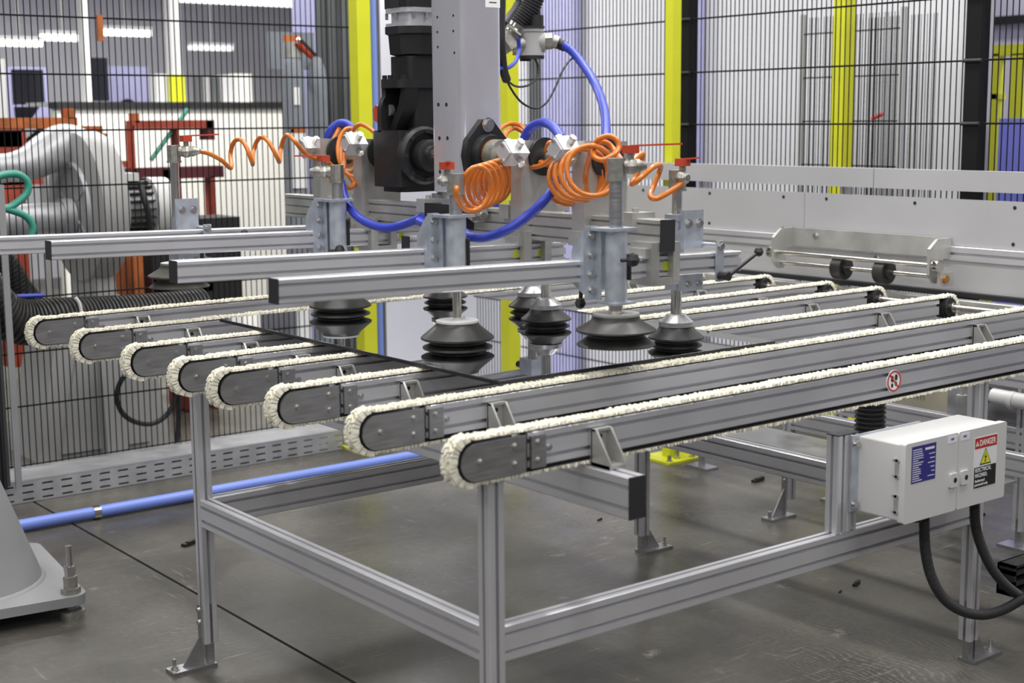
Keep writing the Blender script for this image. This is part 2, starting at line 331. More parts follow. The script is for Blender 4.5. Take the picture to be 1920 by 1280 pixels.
# ------------------------------------------------------------------ table frame
fr = thing('table_frame', 'slotted aluminium table frame on bolted feet, carrying the bristle belt conveyors', 'frame', (1, .5, 0))
def fpart(m, name, mt, par=None):
    m.v = [(x-1, y-.5, z) for x, y, z in m.v] if par is None else m.v
    return m.build(name, mt, fr if par is None else par)
def sub(m, name, mt, par): m.v = [(x-1, y-.5, z) for x, y, z in m.v]; return m.build(name, mt, par)
def post(x, y, ztop, foot):
    p = fpart(extr('z', x, y, x+.045, y+.045, .075, ztop, 1, 1, .010, .012), 'leg', A['alu'])
    g = M().box(x+.011, y+.011, .012, x+.034, y+.034, .2)
    if foot < 0:
        g.box(x-.115, y-.012, 0, x+.032, y+.05, .012).box(x-.008, y+.012, .012, x, y+.034, .2).prism([(x-.070, .012), (x-.008, .012), (x-.008, .095), (x-.013, .095)], 'y', y+.019, y+.025); bx = x-.098
    else:
        g.box(x+.013, y-.012, 0, x+.16, y+.05, .012).box(x+.045, y+.012, .012, x+.053, y+.034, .2).prism([(x+.115, .012), (x+.053, .012), (x+.053, .095), (x+.058, .095)], 'y', y+.019, y+.025); bx = x+.143
    f = sub(g, 'foot', A['plate'], p)
    q = M().cyl((bx, y+.02, .012), (bx, y+.02, .046), .006, n=10).hexbolt((bx, y+.02, .012), (0, 0, 1), .011, .011)
    xx = x-.008 if foot < 0 else x+.053; q.hexbolt((xx, y+.022, .185), (foot, 0, 0), .007, .007).hexbolt((xx, y+.022, .145), (foot, 0, 0), .007, .007)
    sub(q, 'foot_bolt', A['bolt'], p)
post(.035, -.235, .900, -1); post(.035, 1.252, .900, -1); post(1.895, -.240, .900, 1); post(1.895, 1.252, .900, 1)
fpart(extr('x', -.232, .454, -.192, .541, .08, 1.895, 1, 2), 'rail', A['alu'])
fpart(extr('x', 1.254, .454, 1.294, .541, .08, 1.895, 1, 2), 'rail', A['alu'])
fpart(extr('y', .037, .454, .078, .541, -.19, 1.252, 1, 2), 'rail', A['alu'])
fpart(extr('y', 1.897, .454, 1.938, .541, -.195, 1.252, 1, 2), 'rail', A['alu'])
for x in (.312, 2.41):
    p = fpart(extr('y', x, .786, x+.051, .886, -.397, 2.47, 1, 2, .010, .010), 'cross_beam', A['alu'])
    lab(sub(M().box(x, -.401, .786, x+.051, -.397, .886), 'end_cap', A['cap'], p), 'flat black end cap')
fpart(M().cyl((2.862, -.34, .966), (2.862, 2.45, .966), .0125, n=16), 'drive_shaft', A['chrome'])
fpart(M().box(1.945, -.19, .527, 2.19, 1.25, .535).box(1.945, -.19, .535, 1.95, 1.25, .541), 'tray_sheet', A['plate'])
# ------------------------------------------------------------------ stop rail with guard panels on the far side
gp = thing('guard_stand', 'long pale aluminium stop panel with a top rail behind the conveyors', 'guard', (3.05, 0, 0))
def gpart(m, name, mt, par=None): m.v = [(x-3.05, y, z) for x, y, z in m.v]; return m.build(name, mt, par or gp)
for a, b in ((2.615, 1.09), (1.086, -.6)): gpart(M().box(3.05, b, 1.400, 3.085, a, 1.481), 'top_rail', A['panel'])
for a, b in ((2.61, 1.46), (1.457, .30), (.297, -.6)):
    u = gpart(M().box(3.052, b, 1.184, 3.066, a, 1.368), 'upper_panel', A['panel'])
    q = M()
    for yy in (a-.12, (a+b)/2, b+.12):
        for zz in (1.345, 1.205): q.cyl((3.053, yy, zz), (3.0505, yy, zz), .0075, n=10)
    gpart(q, 'screw', A['dark'], u)
gpart(extr('y', 3.040, 1.125, 3.085, 1.182, -.6, 2.61, 1, 1, .010, .010), 'slot_rail', A['alu'])
gpart(M().box(3.14, -.6, .20, 3.146, .75, .90), 'skirt_panel', A['sheet'])
u = gpart(M().box(3.052, -.6, 1.004, 3.066, 2.61, 1.124), 'lower_panel', A['panel'])
gpart(M().box(3.03, -.6, .984, 3.07, 2.61, 1.003), 'dark_gap_strip', A['dark'])  # solid dark strip in place of the black gap below the panels
gpart(extr('y', 2.955, .895, 3.0, .983, -.6, 2.61, 1, 2), 'end_rail', A['alu_dull'])
for y in (2.10, 1.25, .35, -.55):
    p = gpart(extr('z', 3.086, y, 3.131, y+.045, .075, 1.47, 1, 1), 'upright', A['alu'])
    gpart(M().box(3.066, y-.05, 0, 3.151, y+.095, .012).box(3.097, y+.01, .012, 3.12, y+.035, .12), 'foot', A['plate'], p)
for z in (.40,): gpart(extr('y', 3.088, z, 3.129, z+.087, -.6, 2.14, 1, 2), 'lower_rail', A['alu'])
for y in (1.25, -.1):
    p = gpart(extr('z', 2.75, y, 2.795, y+.045, .075, .90, 1, 1), 'leg', A['alu'])
    gpart(M().box(2.635, y-.012, 0, 2.785, y+.05, .012).box(2.742, y+.012, .012, 2.75, y+.034, .2).prism([(2.67, .012), (2.742, .012), (2.742, .125)], 'y', y+.019, y+.025).cyl((2.655, y+.02, .012), (2.655, y+.02, .04), .009, n=8), 'foot', A['plate'], p)
    gpart(M().hexbolt((2.742, y+.022, .16), (-1, 0, 0), .008, .008), 'bolt', A['bolt'], p)
gpart(extr('y', 2.752, .385, 2.793, .47, -.6, 1.25, 1, 2), 'lower_rail', A['alu'])
# hold-down roller bracket
rb = thing('roller_bracket', 'steel hold-down bracket with two black rubber rollers on the stop panel', 'bracket', (2.95, 1.07, 1.1))
def rpart(m, name, mt, par=None): m.v = [(x-2.95, y-1.07, z-1.1) for x, y, z in m.v]; return m.build(name, mt, par or rb)
rpart(M().box(3.026, .70, 1.135, 3.040, 1.51, 1.215), 'back_plate', A['alu_dull'])
rpart(M().hexbolt((3.026, 1.37, 1.186), (-1, 0, 0), .010, .010), 'bolt', A['bolt']); rpart(M().hexbolt((3.052, 1.06, 1.108), (-1, 0, 0), .010, .008), 'bolt', A['bolt'])
for y in (.69, 1.50):
    rpart(M().prism([(3.040, 1.215), (2.955, 1.215), (2.905, 1.178), (2.905, 1.075), (2.94, 1.040), (2.975, 1.040), (2.99, 1.135), (3.040, 1.135)], 'y', y, y+.014), 'side_cheek', A['alu_dull'])
rpart(M().cyl((2.925, .66, 1.112), (2.925, 1.545, 1.112), .0105, n=14), 'pivot_rod', A['chrome'])
rpart(M().cyl((2.952, .66, 1.066), (2.952, 1.50, 1.066), .0095, n=14), 'roller_axle', A['chrome'])
for y in (.92, 1.14): rpart(M().cyl((2.952, y, 1.066), (2.952, y+.05, 1.066), .048, n=26).cyl((2.952, y-.012, 1.066), (2.952, y+.062, 1.066), .028, n=20), 'roller', A['rubber'])
for y in (.655, 1.515):
    q = rpart(M().lathe([(.012, 0), (.026, 0), (.026, .026), (.012, .026)], (2.925, y+.026, 1.112), 18, Matrix.Rotation(math.pi/2, 4, 'X')), 'shaft_collar', A['chrome'])
    rpart(M().hexbolt((2.905, y+.013, 1.125), (-1, 0, .6), .005, .008, False).hexbolt((2.905, y+.013, 1.105), (-1, 0, .2), .005, .008, False), 'clamp_screw', A['ink'], q)
rpart(M().box(2.925, .652, 1.03, 3.01, .668, 1.085), 'axle_block', A['alu_dull']); rpart(M().cyl((2.952, .640, 1.06), (2.952, .652, 1.06), .016, n=16), 'bronze_bush', A['brass'])
# ------------------------------------------------------------------ glass pane
gm, nt, b = node_mat('dark_mirror_glass'); b.inputs['Base Color'].default_value = (.50, .51, .55, 1); b.inputs['Metallic'].default_value = 1; b.inputs['Roughness'].default_value = .015
gl = thing('glass_pane', 'dark mirror-like glass pane lying on the middle belts under the suction cups', 'glass', (.93, 1.0, 1.011))
GX0, GX1, GY0, GY1 = .40, 1.462, .200, 1.80
M().box(GX0-.93, GY0-1, .0048, GX1-.93, GY1-1, .0062).build('coated_face', gm, gl)
M().box(GX0-.932, GY0-1.002, -.0045, GX1-.928, GY1-.998, .0048).build('back_edge', A['ink'], gl)
GZ = 1.0172
# ------------------------------------------------------------------ gripper frame (tilted a degree about its shaft)
gr = thing('vacuum_gripper', 'aluminium gripper frame of slotted arms hanging from a steel shaft', 'gripper', (1.04, 1.2, 1.578)); gr.rotation_euler = (0, math.radians(1.1), 0)
def q_(m, name, mt, par=None): m.v = [(x-1.04, y-1.2, z-1.578) for x, y, z in m.v]; return m.build(name, mt, par or gr)
def arm(y, x0, x1, cap=True, sticker=()):
    a = q_(extr('x', y-.0225, 1.245, y+.0225, 1.305, x0, x1, 1, 2, .008, .010), 'arm', A['alu'])
    if cap: lab(q_(M().box(x0-.004, y-.0225, 1.245, x0, y+.0225, 1.305), 'end_cap', A['cap'], a), 'flat black end cap')
    for sx in sticker: lab(q_(M().box(sx, y-.0231, 1.262, sx+.02, y-.0225, 1.288), 'sticker', A['lime'], a), 'yellow-green sticker')
    return a
arm(.25, -.22, 1.345, sticker=(1.02,)); arm(.83, -.205, 1.145, sticker=(.93, 1.03)); arm(1.72, -.215, 1.30, sticker=(.98, 1.09)); arm(2.0, -.40, 1.12); arm(1.30, .855, 1.42)
mb = q_(extr('y', .985, 1.318, 1.040, 1.409, .205, 2.36, 1, 3, .006, .009), 'main_beam', A['alu_dull'])
lab(q_(M().box(.985, .200, 1.318, 1.040, .205, 1.409), 'end_cap', A['cap'], mb), 'flat black end cap')
for y in (.25, .83, 1.30, 1.72, 2.0):       # stepped clamp blocks holding each arm under the main beam
    q_(M().box(.955, y-.045, 1.232, .985, y+.045, 1.345).box(.94, y-.035, 1.300, .985, y+.035, 1.328).box(1.04, y-.045, 1.232, 1.066, y+.045, 1.345).box(.956, y-.044, 1.222, 1.065, y+.044, 1.2435), 'clamp_block', A['alu_dull'])
    q_(M().box(.965, y+.05, 1.38, 1.055, y+.10, 1.425).cyl((1.0, y+.075, 1.425), (1.0, y+.075, 1.437), .011, n=10), 'beam_clip', A['alu_dull'])
q_(M().cyl((1.04, .47, 1.578), (1.04, 2.19, 1.578), .0305, n=24), 'shaft', A['chrome'])
for y0, y1 in ((.80, .855), (.50, .555), (2.03, 2.085), (1.74, 1.795)):
    h = q_(M().box(.955, y0, 1.335, 1.125, y1, 1.628).box(.945, y0-.004, 1.318, .985, y1+.004, 1.36).box(.955, y0+.006, 1.23, .985, y1-.006, 1.318), 'hanger_plate', A['alu_dull'])
    q_(M().lathe([(.036, 0), (.060, 0), (.060, .012), (.036, .012)], (1.04, y0, 1.578), 28, Matrix.Rotation(math.pi/2, 4, 'X')), 'clamp_ring', A['dark'], h)
def manifold(y, z, x=.985):
    mt = Matrix.Translation((x, y, z)) @ Matrix.Rotation(math.radians(45), 4, 'X')
    k = q_(M().box(-.04, -.029, -.029, .03, .029, .029, mt).box(-.045, -.024, -.024, -.04, .024, .024, mt), 'manifold', A['panel'])
    for dy, dz in ((0, .033), (0, -.033)): q_(M().cyl((x-.045, y+dy*.75, z+dz*.75), (x-.051, y+dy*.75, z+dz*.75), .006, n=8), 'screw', A['bolt'], k)
    for a in (45, -45, 135):
        d = Vector((0, -math.sin(math.radians(a)), math.cos(math.radians(a)))); p = Vector((x, y, z)); q_(M().cyl(p+d*.028, p+d*.052, .0125, n=6), 'hose_fitting', A['bolt'], k)
manifold(.80, 1.590, .925); manifold(.553, 1.603, .925); manifold(2.10, 1.592, .96); manifold(1.74, 1.61, .93)
q_(M().box(.93, 1.235, 1.335, .985, 1.30, 1.415).box(.93, 1.06, 1.385, .96, 1.235, 1.415).box(.94, 1.09, 1.335, .985, 1.13, 1.40), 'valve_bracket', A['gear'])
q_(M().cyl((.93, 1.02, 1.385), (.975, 1.02, 1.385), .022, n=8).cyl((.915, 1.02, 1.385), (.93, 1.02, 1.385), .013, n=8).cyl((.95, .99, 1.385), (.95, 1.06, 1.385), .012, n=10), 'pipe_union', A['cast'])
q_(M().cyl((.95, 1.155, 1.415), (.95, 1.155, 1.45), .012, n=8).box(.93, 1.13, 1.415, .97, 1.2, 1.432), 'regulator', A['bolt'])
# ------------------------------------------------------------------ suction cup units
def bellows(big):
    if big == 'free': return [(.030, .082), (.064, .082), (.066, .078), (.066, .074), (.072, .066), (.110, .044), (.111, .040), (.106, .037), (.080, .030), (.078, .024), (.108, .003), (.108, 0), (.098, .001), (.07, .008)], .082
    if big == 'on': return [(.030, .076), (.064, .076), (.066, .070), (.074, .062), (.110, .032), (.111, .027), (.106, .024), (.080, .017), (.080, .013), (.105, .003), (.106, 0), (.09, .0)], .076
    return [(.03, .058), (.050, .058), (.054, .052), (.062, .043), (.083, .026), (.084, .021), (.080, .019), (.062, .014), (.062, .010), (.079, .002), (.079, 0), (.06, 0)], .058
VROT = {}
cups = []
def cup_unit(x, y, zb, kind, side, ztube, zval, label, hand, dust=False):
    """x,y stem axis; zb underside of the cup; side=-1 in front of its arm, +1 behind; hand = lever direction"""
    t = thing('suction_cup', label, 'suction cup', (x, y, zb), 'suction cup units on the gripper arms')
    prof, top = bellows(kind)
    M().lathe(prof, n=40).build('bellows', A['dusty' if dust else 'rubber'], t)
    if kind == 'small': M().lathe([(.02, .094), (.030, .094), (.034, .088), (.052, .072), (.053, .058), (.02, .058)], n=28).build('collar', A['plate'], t)
    else: M().lathe([(.0, top), (.064, top), (.064, top+.006), (.0, top+.006)], n=32).hexbolt((.04, .02, top+.006), (0, 0, 1), .004, .005, False).build('flange', A['white' if kind == 'on' else 'alu_dull'], t)
    zt0, zt1 = ztube; rr = .0135 if kind == 'on' else (.0165 if kind == 'small' else .020)
    M().cyl((0, 0, top if kind != 'small' else .09), (0, 0, zt0+.06-zb), rr, n=18).build('plunger', A['chrome'], t)
    if kind != 'small' and side < 0:
        tb = M().cyl((0, 0, zt0-zb), (0, 0, zt1-zb), .031, n=24).box(-.05, -.036, zt1-zb-.004, .045, .05, zt1-zb+.004).box(-.036, -.036, zt0-zb-.006, .04, .036, zt0-zb)
        tb.build('guide_tube', A['zinc'], t)
        M().box(.02, -.032, zt0-zb+.06, .0275, -.0235, zt1-zb-.075).cyl((.024, -.027, zt1-zb-.075), (.024, -.027, zt1-zb-.068), .008, n=10).build('slot', A['ink'], t)
        ys = .055
        cp = M().box(-.066, ys-.004, zt0-zb+.004, -.030, ys, zt1-zb+.008).prism([(ys, zt0-zb+.004), (ys, zt1-zb+.008), (ys-.03, zt1-zb+.004), (ys-.03, zt0-zb+.004)], 'x', -.034, -.030)
        cp.prism([(ys, zt0-zb+.02), (ys+.05, zt0-zb+.05), (ys+.05, zt1-zb-.06), (ys, zt1-zb)], 'x', -.070, -.066).box(-.03, ys-.004, zt0-zb+.03, .03, ys, zt1-zb)
        cp.build('bracket', A['zinc'], t)
        for zz in (.018, .072, .125, .168): 
            if zt1-zz > zt0: M().hexbolt((-.046, ys-.004, zt1-zb-zz), (0, -1, 0), .0075, .009).build('bolt', A['bolt'], t)
    else:
        d = -1 if side > 0 else 1
        tb = M().cyl((0, 0, zt0-zb), (0, 0, zt1-zb), .022, n=18).box(-.026, -.026, zt1-zb-.012, .026, .026, zt1-zb+.006)
        tb.build('guide_tube', A['zinc'], t)
        ya = d*.045
        M().box(-.02, min(ya, ya+d*.004), 1.31-zb, .062, max(ya, ya+d*.004), 1.425-zb).prism([(ya, 1.31-zb), (ya-d*.04, 1.31-zb), (ya-d*.04, 1.345-zb), (ya-d*.005, 1.37-zb), (ya-d*.005, 1.425-zb), (ya, 1.425-zb)], 'x', .060, .064).prism([(ya, 1.31-zb), (ya-d*.04, 1.31-zb), (ya-d*.04, 1.345-zb), (ya-d*.005, 1.37-zb), (ya-d*.005, 1.425-zb), (ya, 1.425-zb)], 'x', -.024, -.020).build('bracket', A['zinc'], t)
        M().box(-.02, min(0, ya+d*.004), 1.185-zb, .062, max(0, ya+d*.004), 1.242-zb).box(-.0245, -.0245, 1.186-zb, .031, .0245, 1.241-zb).build('lower_block', A['zinc'], t)
        for xx in (.0, .044):
            for zz, rr_ in ((1.385, .0095), (1.205, .0075)): M().hexbolt((xx, ya+d*.004, zz-zb), (0, d, 0), rr_, .010).build('bolt', A['bolt'], t)
        yf = d*.09+d*.026
        M().box(.045, min(yf, yf+d*.006), 1.215-zb, .075, max(yf, yf+d*.006), 1.335-zb).cyl((.06, ya, 1.322-zb), (.06, yf, 1.322-zb), .006, n=8).build('clamp_strap', A['zinc'], t)
        M().hexbolt((.06, yf+d*.006, 1.320-zb), (0, d, 0), .009, .010).build('strap_bolt', A['bolt'], t)
        pl = Vector((.06, yf+d*.012, 1.232-zb)); l_ = M().cyl(pl-Vector((0, d*.006, 0)), pl+Vector((0, d*.03, 0)), .013, n=14).cyl(pl+Vector((0, d*.024, 0)), pl+Vector((.12, d*.03, .062)), .0065, .005, n=10); l_.lathe([(.002, -.015), (.010, -.011), (.015, 0), (.010, .011), (.002, .015)], pl+Vector((.126, d*.03, .066)), 14)
        lab(l_.build('clamp_lever', A['dark'], t), 'black ball-ended clamping lever')
    # stem above, tee fitting and ball valve
    M().cyl((0, 0, zt1-zb), (0, 0, zval-zb-.03), .0195 if side < 0 else .016, n=18).build('stem', A['chrome' if side > 0 else 'plate'], t)
    M().cyl((0, 0, zval-zb-.034), (0, 0, zval-zb+.022), .0255, n=8).cyl((0, 0, zval-zb-.040), (0, 0, zval-zb-.034), .028, n=8).build('tee_fitting', A['cast'], t)
    hd = Vector((*hand[:2], 0)); vp = hd*.045
    v = M().cyl(hd*.02+Vector((0, 0, zval-zb)), hd*.072+Vector((0, 0, zval-zb)), .019, n=12).cyl(hd*.072+Vector((0, 0, zval-zb)), hd*.094+Vector((0, 0, zval-zb)), .017, .010, n=10).lathe([(.008, -.022), (.018, -.015), (.024, 0), (.018, .015), (.008, .022)], vp+Vector((0, 0, zval-zb)), 14).cyl(vp+Vector((0, 0, zval-zb+.015)), vp+Vector((0, 0, zval-zb+.036)), .010, n=8)
    vo = v.build('ball_valve', A['cast'], t)
    lv = Vector(hand[2:5]); hp = vp+Vector((0, 0, zval-zb+.034))
    hm = M().box(-.0165, -.0165, 0, .0165, .0165, .022, Matrix.Translation(hp)); side_ = Vector((-lv.y, lv.x, 0)).normalized()*.007
    if lv.length > .001:
        e = hp+lv; z0 = Vector((0, 0, .018)); z1 = Vector((0, 0, .023)); hm.add([hp-side_+z0, hp+side_+z0, e+side_+z0, e-side_+z0, hp-side_+z1, hp+side_+z1, e+side_+z1, e-side_+z1], ((0, 3, 2, 1), (4, 5, 6, 7), (0, 1, 5, 4), (1, 2, 6, 5), (2, 3, 7, 6), (3, 0, 4, 7)))
    lab(hm.build('handle', A['red'], vo), 'red lever handle')
    cups.append(t); return t
RX = Vector((.789, -.615, 0))                 # roughly to the right as seen from the table front
cup_unit(.655, .740, GZ, 'on', -1, (1.195, 1.412), 1.515, 'large black bellows cup pressed on the front left of the glass', (-.3, .5, -.015, -.03, .003))
cup_unit(.790, 1.640, GZ, 'on', -1, (1.20, 1.419), 1.520, 'large grey bellows cup on the rear left of the glass', (-.79, .61, -.08, .06, 0))
cup_unit(.774, .160, 1.080, 'free', -1, (1.199, 1.398), 1.567, 'large black bellows cup hanging free in front of the glass edge', (.79, -.4, .11, -.085, .004))
cup_unit(.385, 2.085, 1.106, 'free', 1, (1.20, 1.30), 1.592, 'dusty grey bellows cup hanging free left of the glass', (.79, -.615, .115, -.03, .004), True)
cup_unit(1.180, .340, GZ, 'small', 1, (1.19, 1.405), 1.520, 'small black cup with shiny collar by the front right corner of the glass', (-.02, -.5, .02, -.05, .004))
cup_unit(1.143, .915, GZ, 'small', 1, (1.19, 1.40), 1.46, 'small black cup with shiny collar at mid glass, front one of an overlapping pair', (.3, .4, .02, .02, 0))
cup_unit(1.324, 1.215, GZ, 'small', -1, (1.19, 1.40), 1.46, 'small black cup with shiny collar, rear one of the overlapping pair', (.3, .4, .02, .02, 0))
cup_unit(1.254, 1.650, GZ, 'small', -1, (1.19, 1.40), 1.46, 'small dark cup furthest back on the glass, half behind a plunger rod', (.3, .4, .02, .02, 0))
# black ball knobs on the side of the guide brackets
for k, (px, py, Y, cu_) in enumerate(((1187, 487, .10, cups[2]), (637, 469, 1.58, cups[1]))):
    p = at(px, py, 'Y', Y)-cu_.location; tg = M().lathe([(.002, -.019), (.012, -.015), (.019, 0), (.012, .015), (.002, .019)], p, 18).cyl(p, p+Vector((-.035, .01, .0)), .005, n=8); lab(tg.build('ball_knob', A['gear'], cu_), 'shiny black ball knob')
p0 = at(1092, 515, 'Y', .28)-cups[2].location; p1 = at(1088, 568, 'Y', .28)-cups[2].location
lab(M().cyl(p0, p1, .006, n=8).lathe([(.002, -.016), (.011, -.012), (.016, 0), (.011, .012), (.002, .016)], p1, 16).build('ball_lever', A['gear'], cups[2]), 'black ball-ended lever pointing down')
# ------------------------------------------------------------------ lifting mast and gear motor
ms = thing('lifting_mast', 'square bright aluminium mast with rows of small holes above the gripper', 'mast', (1.04, 1.205, 1.455))
def mp(m, name, mt, par=None): m.v = [(x-1.04, y-1.205, z-1.455) for x, y, z in m.v]; return m.build(name, mt, par or ms)
col = mp(M().prism(rrect(.955, 1.115, 1.125, 1.295, .022), 'z', 1.455, 3.4), 'column', A['mast'])
hm = M()
for px, py, r in ((822, 196, .007), (837, 196, .007), (824, 259, .007), (839, 259, .007), (825, 322, .007), (840, 322, .007), (820, 32, .0045), (850, 29, .0045), (820, 60, .0045), (850, 58, .0045), (821, 88, .0045), (852, 99, .0045)):
    p = at(px, py, 'X', .955); hm.cyl(p+Vector((.004, 0, 0)), p-Vector((.0006, 0, 0)), r, n=10)
stuff(mp(hm, 'bolt_hole', A['ink'], col))
pl = at(910, -3, 'Y', 1.115); mp(M().box(pl.x, 1.1142, pl.z-.028, pl.x+.06, 1.115, pl.z+.05), 'rating_label', A['paper'], col)
for k in range(3): mp(M().box(pl.x+.015, 1.1138, pl.z-.014+k*.012, pl.x+.045, 1.1142, pl.z-.010+k*.012), 'label_print', A['dgrey'], col)
fb = mp(M().prism([(1.04+u, 1.578+v) for u, v in ((-.02, .118), (.02, .118), (.036, .10), (.082, .05), (.092, 0), (.082, -.05), (.036, -.10), (.02, -.118), (-.02, -.118), (-.036, -.10), (-.082, -.05), (-.092, 0), (-.082, .05), (-.036, .10))], 'y', 1.088, 1.115).lathe([(.034, 0), (.072, 0), (.066, .03), (.034, .03)], (1.04, 1.088, 1.578), 30, Matrix.Rotation(math.pi/2, 4, 'X')), 'flange_bearing', A['gear'])
mp(M().lathe([(.03, 0), (.052, 0), (.052, .055), (.03, .055)], (1.04, 1.06, 1.578), 28, Matrix.Rotation(math.pi/2, 4, 'X')), 'bearing_collar', A['cast'], fb)
mp(M().lathe([(.045, 0), (.054, 0), (.054, .006), (.045, .006)], (1.04, 1.056, 1.578), 28, Matrix.Rotation(math.pi/2, 4, 'X')), 'seal_ring', A['brass'], fb)
mp(M().hexbolt((1.04, 1.088, 1.678), (0, -1, 0), .017, .015), 'bolt', A['bolt'], fb); mp(M().hexbolt((1.04, 1.088, 1.478), (0, -1, 0), .017, .015), 'bolt', A['bolt'], fb)
gm_ = thing('gear_motor', 'black gear motor with a silver collar standing behind the mast', 'motor', (1.04, 1.44, 1.45))
def gpz(m, name, mt, par=None): m.v = [(x-1.04, y-1.44, z-1.45) for x, y, z in m.v]; return m.build(name, mt, par or gm_)
gx, gy = 1.085, 1.57
hs = gpz(M().prism(rrect(.952, 1.487, 1.22, 1.658, .012), 'z', 1.462, 1.66).prism(rrect(.97, 1.50, 1.20, 1.64, .03), 'z', 1.444, 1.462).prism(rrect(1.035, 1.50, 1.2, 1.62, .02), 'z', 1.66, 1.81), 'gear_housing', A['gear'])
gpz(M().prism([(.952, 1.655), (.952, 1.735), (.962, 1.765), (.972, 1.778), (.972, 1.81), (1.2, 1.81), (1.2, 1.655)], 'y', 1.596, 1.622), 'web', A['gear'], hs)
gpz(M().prism([(1.603, 1.658), (1.56, 1.658), (1.505, 1.735), (1.49, 1.81), (1.515, 1.81), (1.535, 1.75)], 'x', .985, 1.04), 'rib', A['gear'], hs)
pg = at(728, 207, 'X', .985); gpz(M().cyl((1.0, pg.y, pg.z), (.984, pg.y, pg.z), .021, n=20), 'oil_sight', A['alu_dull'], hs)
gpz(M().lathe([(.03, 0), (.102, 0), (.102, .022), (.092, .034), (.078, .034), (.078, .016), (.03, .016)], (1.045, 1.487, 1.572), 36, Matrix.Rotation(math.pi/2, 4, 'X')), 'output_ring', A['gear'], hs)
gpz(M().lathe([(.03, 0), (.056, 0), (.056, .05), (.044, .056), (.03, .056)], (1.045, 1.471, 1.572), 32, Matrix.Rotation(math.pi/2, 4, 'X')), 'output_hub', A['dark'], hs)
q = M()
for a in range(0, 360, 45): q.hexbolt((1.045+.085*math.cos(math.radians(a)), 1.455, 1.572+.085*math.sin(math.radians(a))), (0, -1, 0), .007, .007, False)
stuff(gpz(q, 'bolt', A['dark'], hs)); gpz(M().hexbolt((.992, 1.487, 1.632), (0, -1, 0), .019, .014), 'lug_bolt', A['gear'], hs)
gpz(M().prism(rrect(.957, 1.487, 1.22, 1.622, .03), 'z', 1.807, 1.836), 'input_flange', A['gear'])
gpz(M().prism(rrect(gx-.072, gy-.068, gx+.072, gy+.068, .025), 'z', 1.836, 1.918), 'neck', A['gear'])
gpz(M().lathe([(.07, 1.918), (.092, 1.924), (.097, 1.99), (.108, 1.995), (.108, 2.02), (.07, 2.02)], (gx, gy, 0), 8, Matrix.Rotation(math.radians(22.5), 4, 'Z')), 'adapter_bell', A['gear'])
sc_ = gpz(M().prism(rrect(gx-.084, gy-.080, gx+.084, gy+.080, .028), 'z', 2.02, 2.032).prism(rrect(gx-.070, gy-.066, gx+.070, gy+.066, .03), 'z', 2.032, 2.068).prism(rrect(gx-.084, gy-.080, gx+.084, gy+.080, .028), 'z', 2.068, 2.084), 'silver_collar', A['alu']); lab(sc_, 'silver adapter collar')
for sx, sy in ((-1, .9), (-1, .1), (-.7, -1), (0, -1)): gpz(M().cyl((gx+sx*.076, gy+sy*.072, 2.046), (gx+sx*.076, gy+sy*.072, 2.068), .006, n=6), 'screw', A['bolt'], sc_)
mo = gpz(M().prism(rrect(gx-.084, gy-.080, gx+.084, gy+.080, .02), 'z', 2.084, 2.5), 'motor', A['gear'])
gpz(M().box(gx-.0855, gy-.03, 2.084, gx-.084, gy+.03, 2.5), 'fin', A['dark'], mo)
for xx, yy in ((.972, 1.60), (.975, 1.57), (.985, 1.50)): gpz(M().hexbolt((xx, yy, 1.836), (0, 0, 1), .009, .016), 'bolt', A['gear'])
p = at(704, 215, 'X', .98); gpz(M().prism([(p.y-.012, p.z-.03), (p.y+.012, p.z-.02), (p.y+.016, p.z+.02), (p.y-.004, p.z+.035), (p.y-.012, p.z+.03)], 'x', .98, 1.0), 'red_cap', A['red'])
# ------------------------------------------------------------------ vacuum ejector with hoses above
ve = thing('vacuum_valve', 'grey cast vacuum valve with side ports, right of the mast top', 'valve', at(1000, 80, 'Y', 1.62))
vo = ve.location.copy(); r_ = CR.copy(); u_ = Vector((0, 0, 1)); fw = Vector((-CR.y, CR.x, 0))*-1
px = .00203
def vp_(x, y, dz=0): return (r_*((x-1000)*px)+u_*(-(y-80)*px)-Vector((CW.x, CW.y, 0))*dz)
M().cyl(vp_(997, 106), vp_(997, 60), .042, n=24).cyl(vp_(997, 60), vp_(997, 54), .046, n=24).cyl(vp_(997, 104), vp_(997, 98), .048, n=24).build('body', A['grey'], ve)
M().cyl(vp_(997, 110), vp_(997, 104), .048, n=20).cyl(vp_(985, 114), vp_(985, 108), .022, n=12).build('base_cap', A['dark'], ve)
M().cyl(vp_(997, 54), vp_(997, 50), .05, n=20).cyl(vp_(1005, 50), vp_(1005, 30), .03, n=14).cyl(vp_(1008, 30), vp_(1008, 6), .012, n=8).build('top_cap', A['dark'], ve)
M().cyl(vp_(1000, 78), vp_(1022, 78), .034, n=18).build('side_port', A['grey'], ve)
M().cyl(vp_(1020, 78), vp_(1036, 77), .031, n=6).cyl(vp_(1036, 77), vp_(1046, 80), .026, n=10).build('hex_nut', A['cast'], ve)
M().cyl(vp_(1000, 94), vp_(1022, 93), .010, n=10).build('stub', A['grey'], ve)
M().cyl(vp_(990, 84), vp_(960, 86), .036, n=18).cyl(vp_(962, 92), vp_(948, 72), .043, n=8).cyl(vp_(952, 78), vp_(968, 56), .036, n=18).build('elbow', A['cast'], ve)
q = M().cyl(vp_(962, 62), vp_(971, 47), .044, n=24); q.cyl(vp_(950, 46, .045), vp_(976, 68, .045), .009, n=8); lab(q.build('hose_clamp', A['chrome'], ve), 'shiny bolted hose clamp')
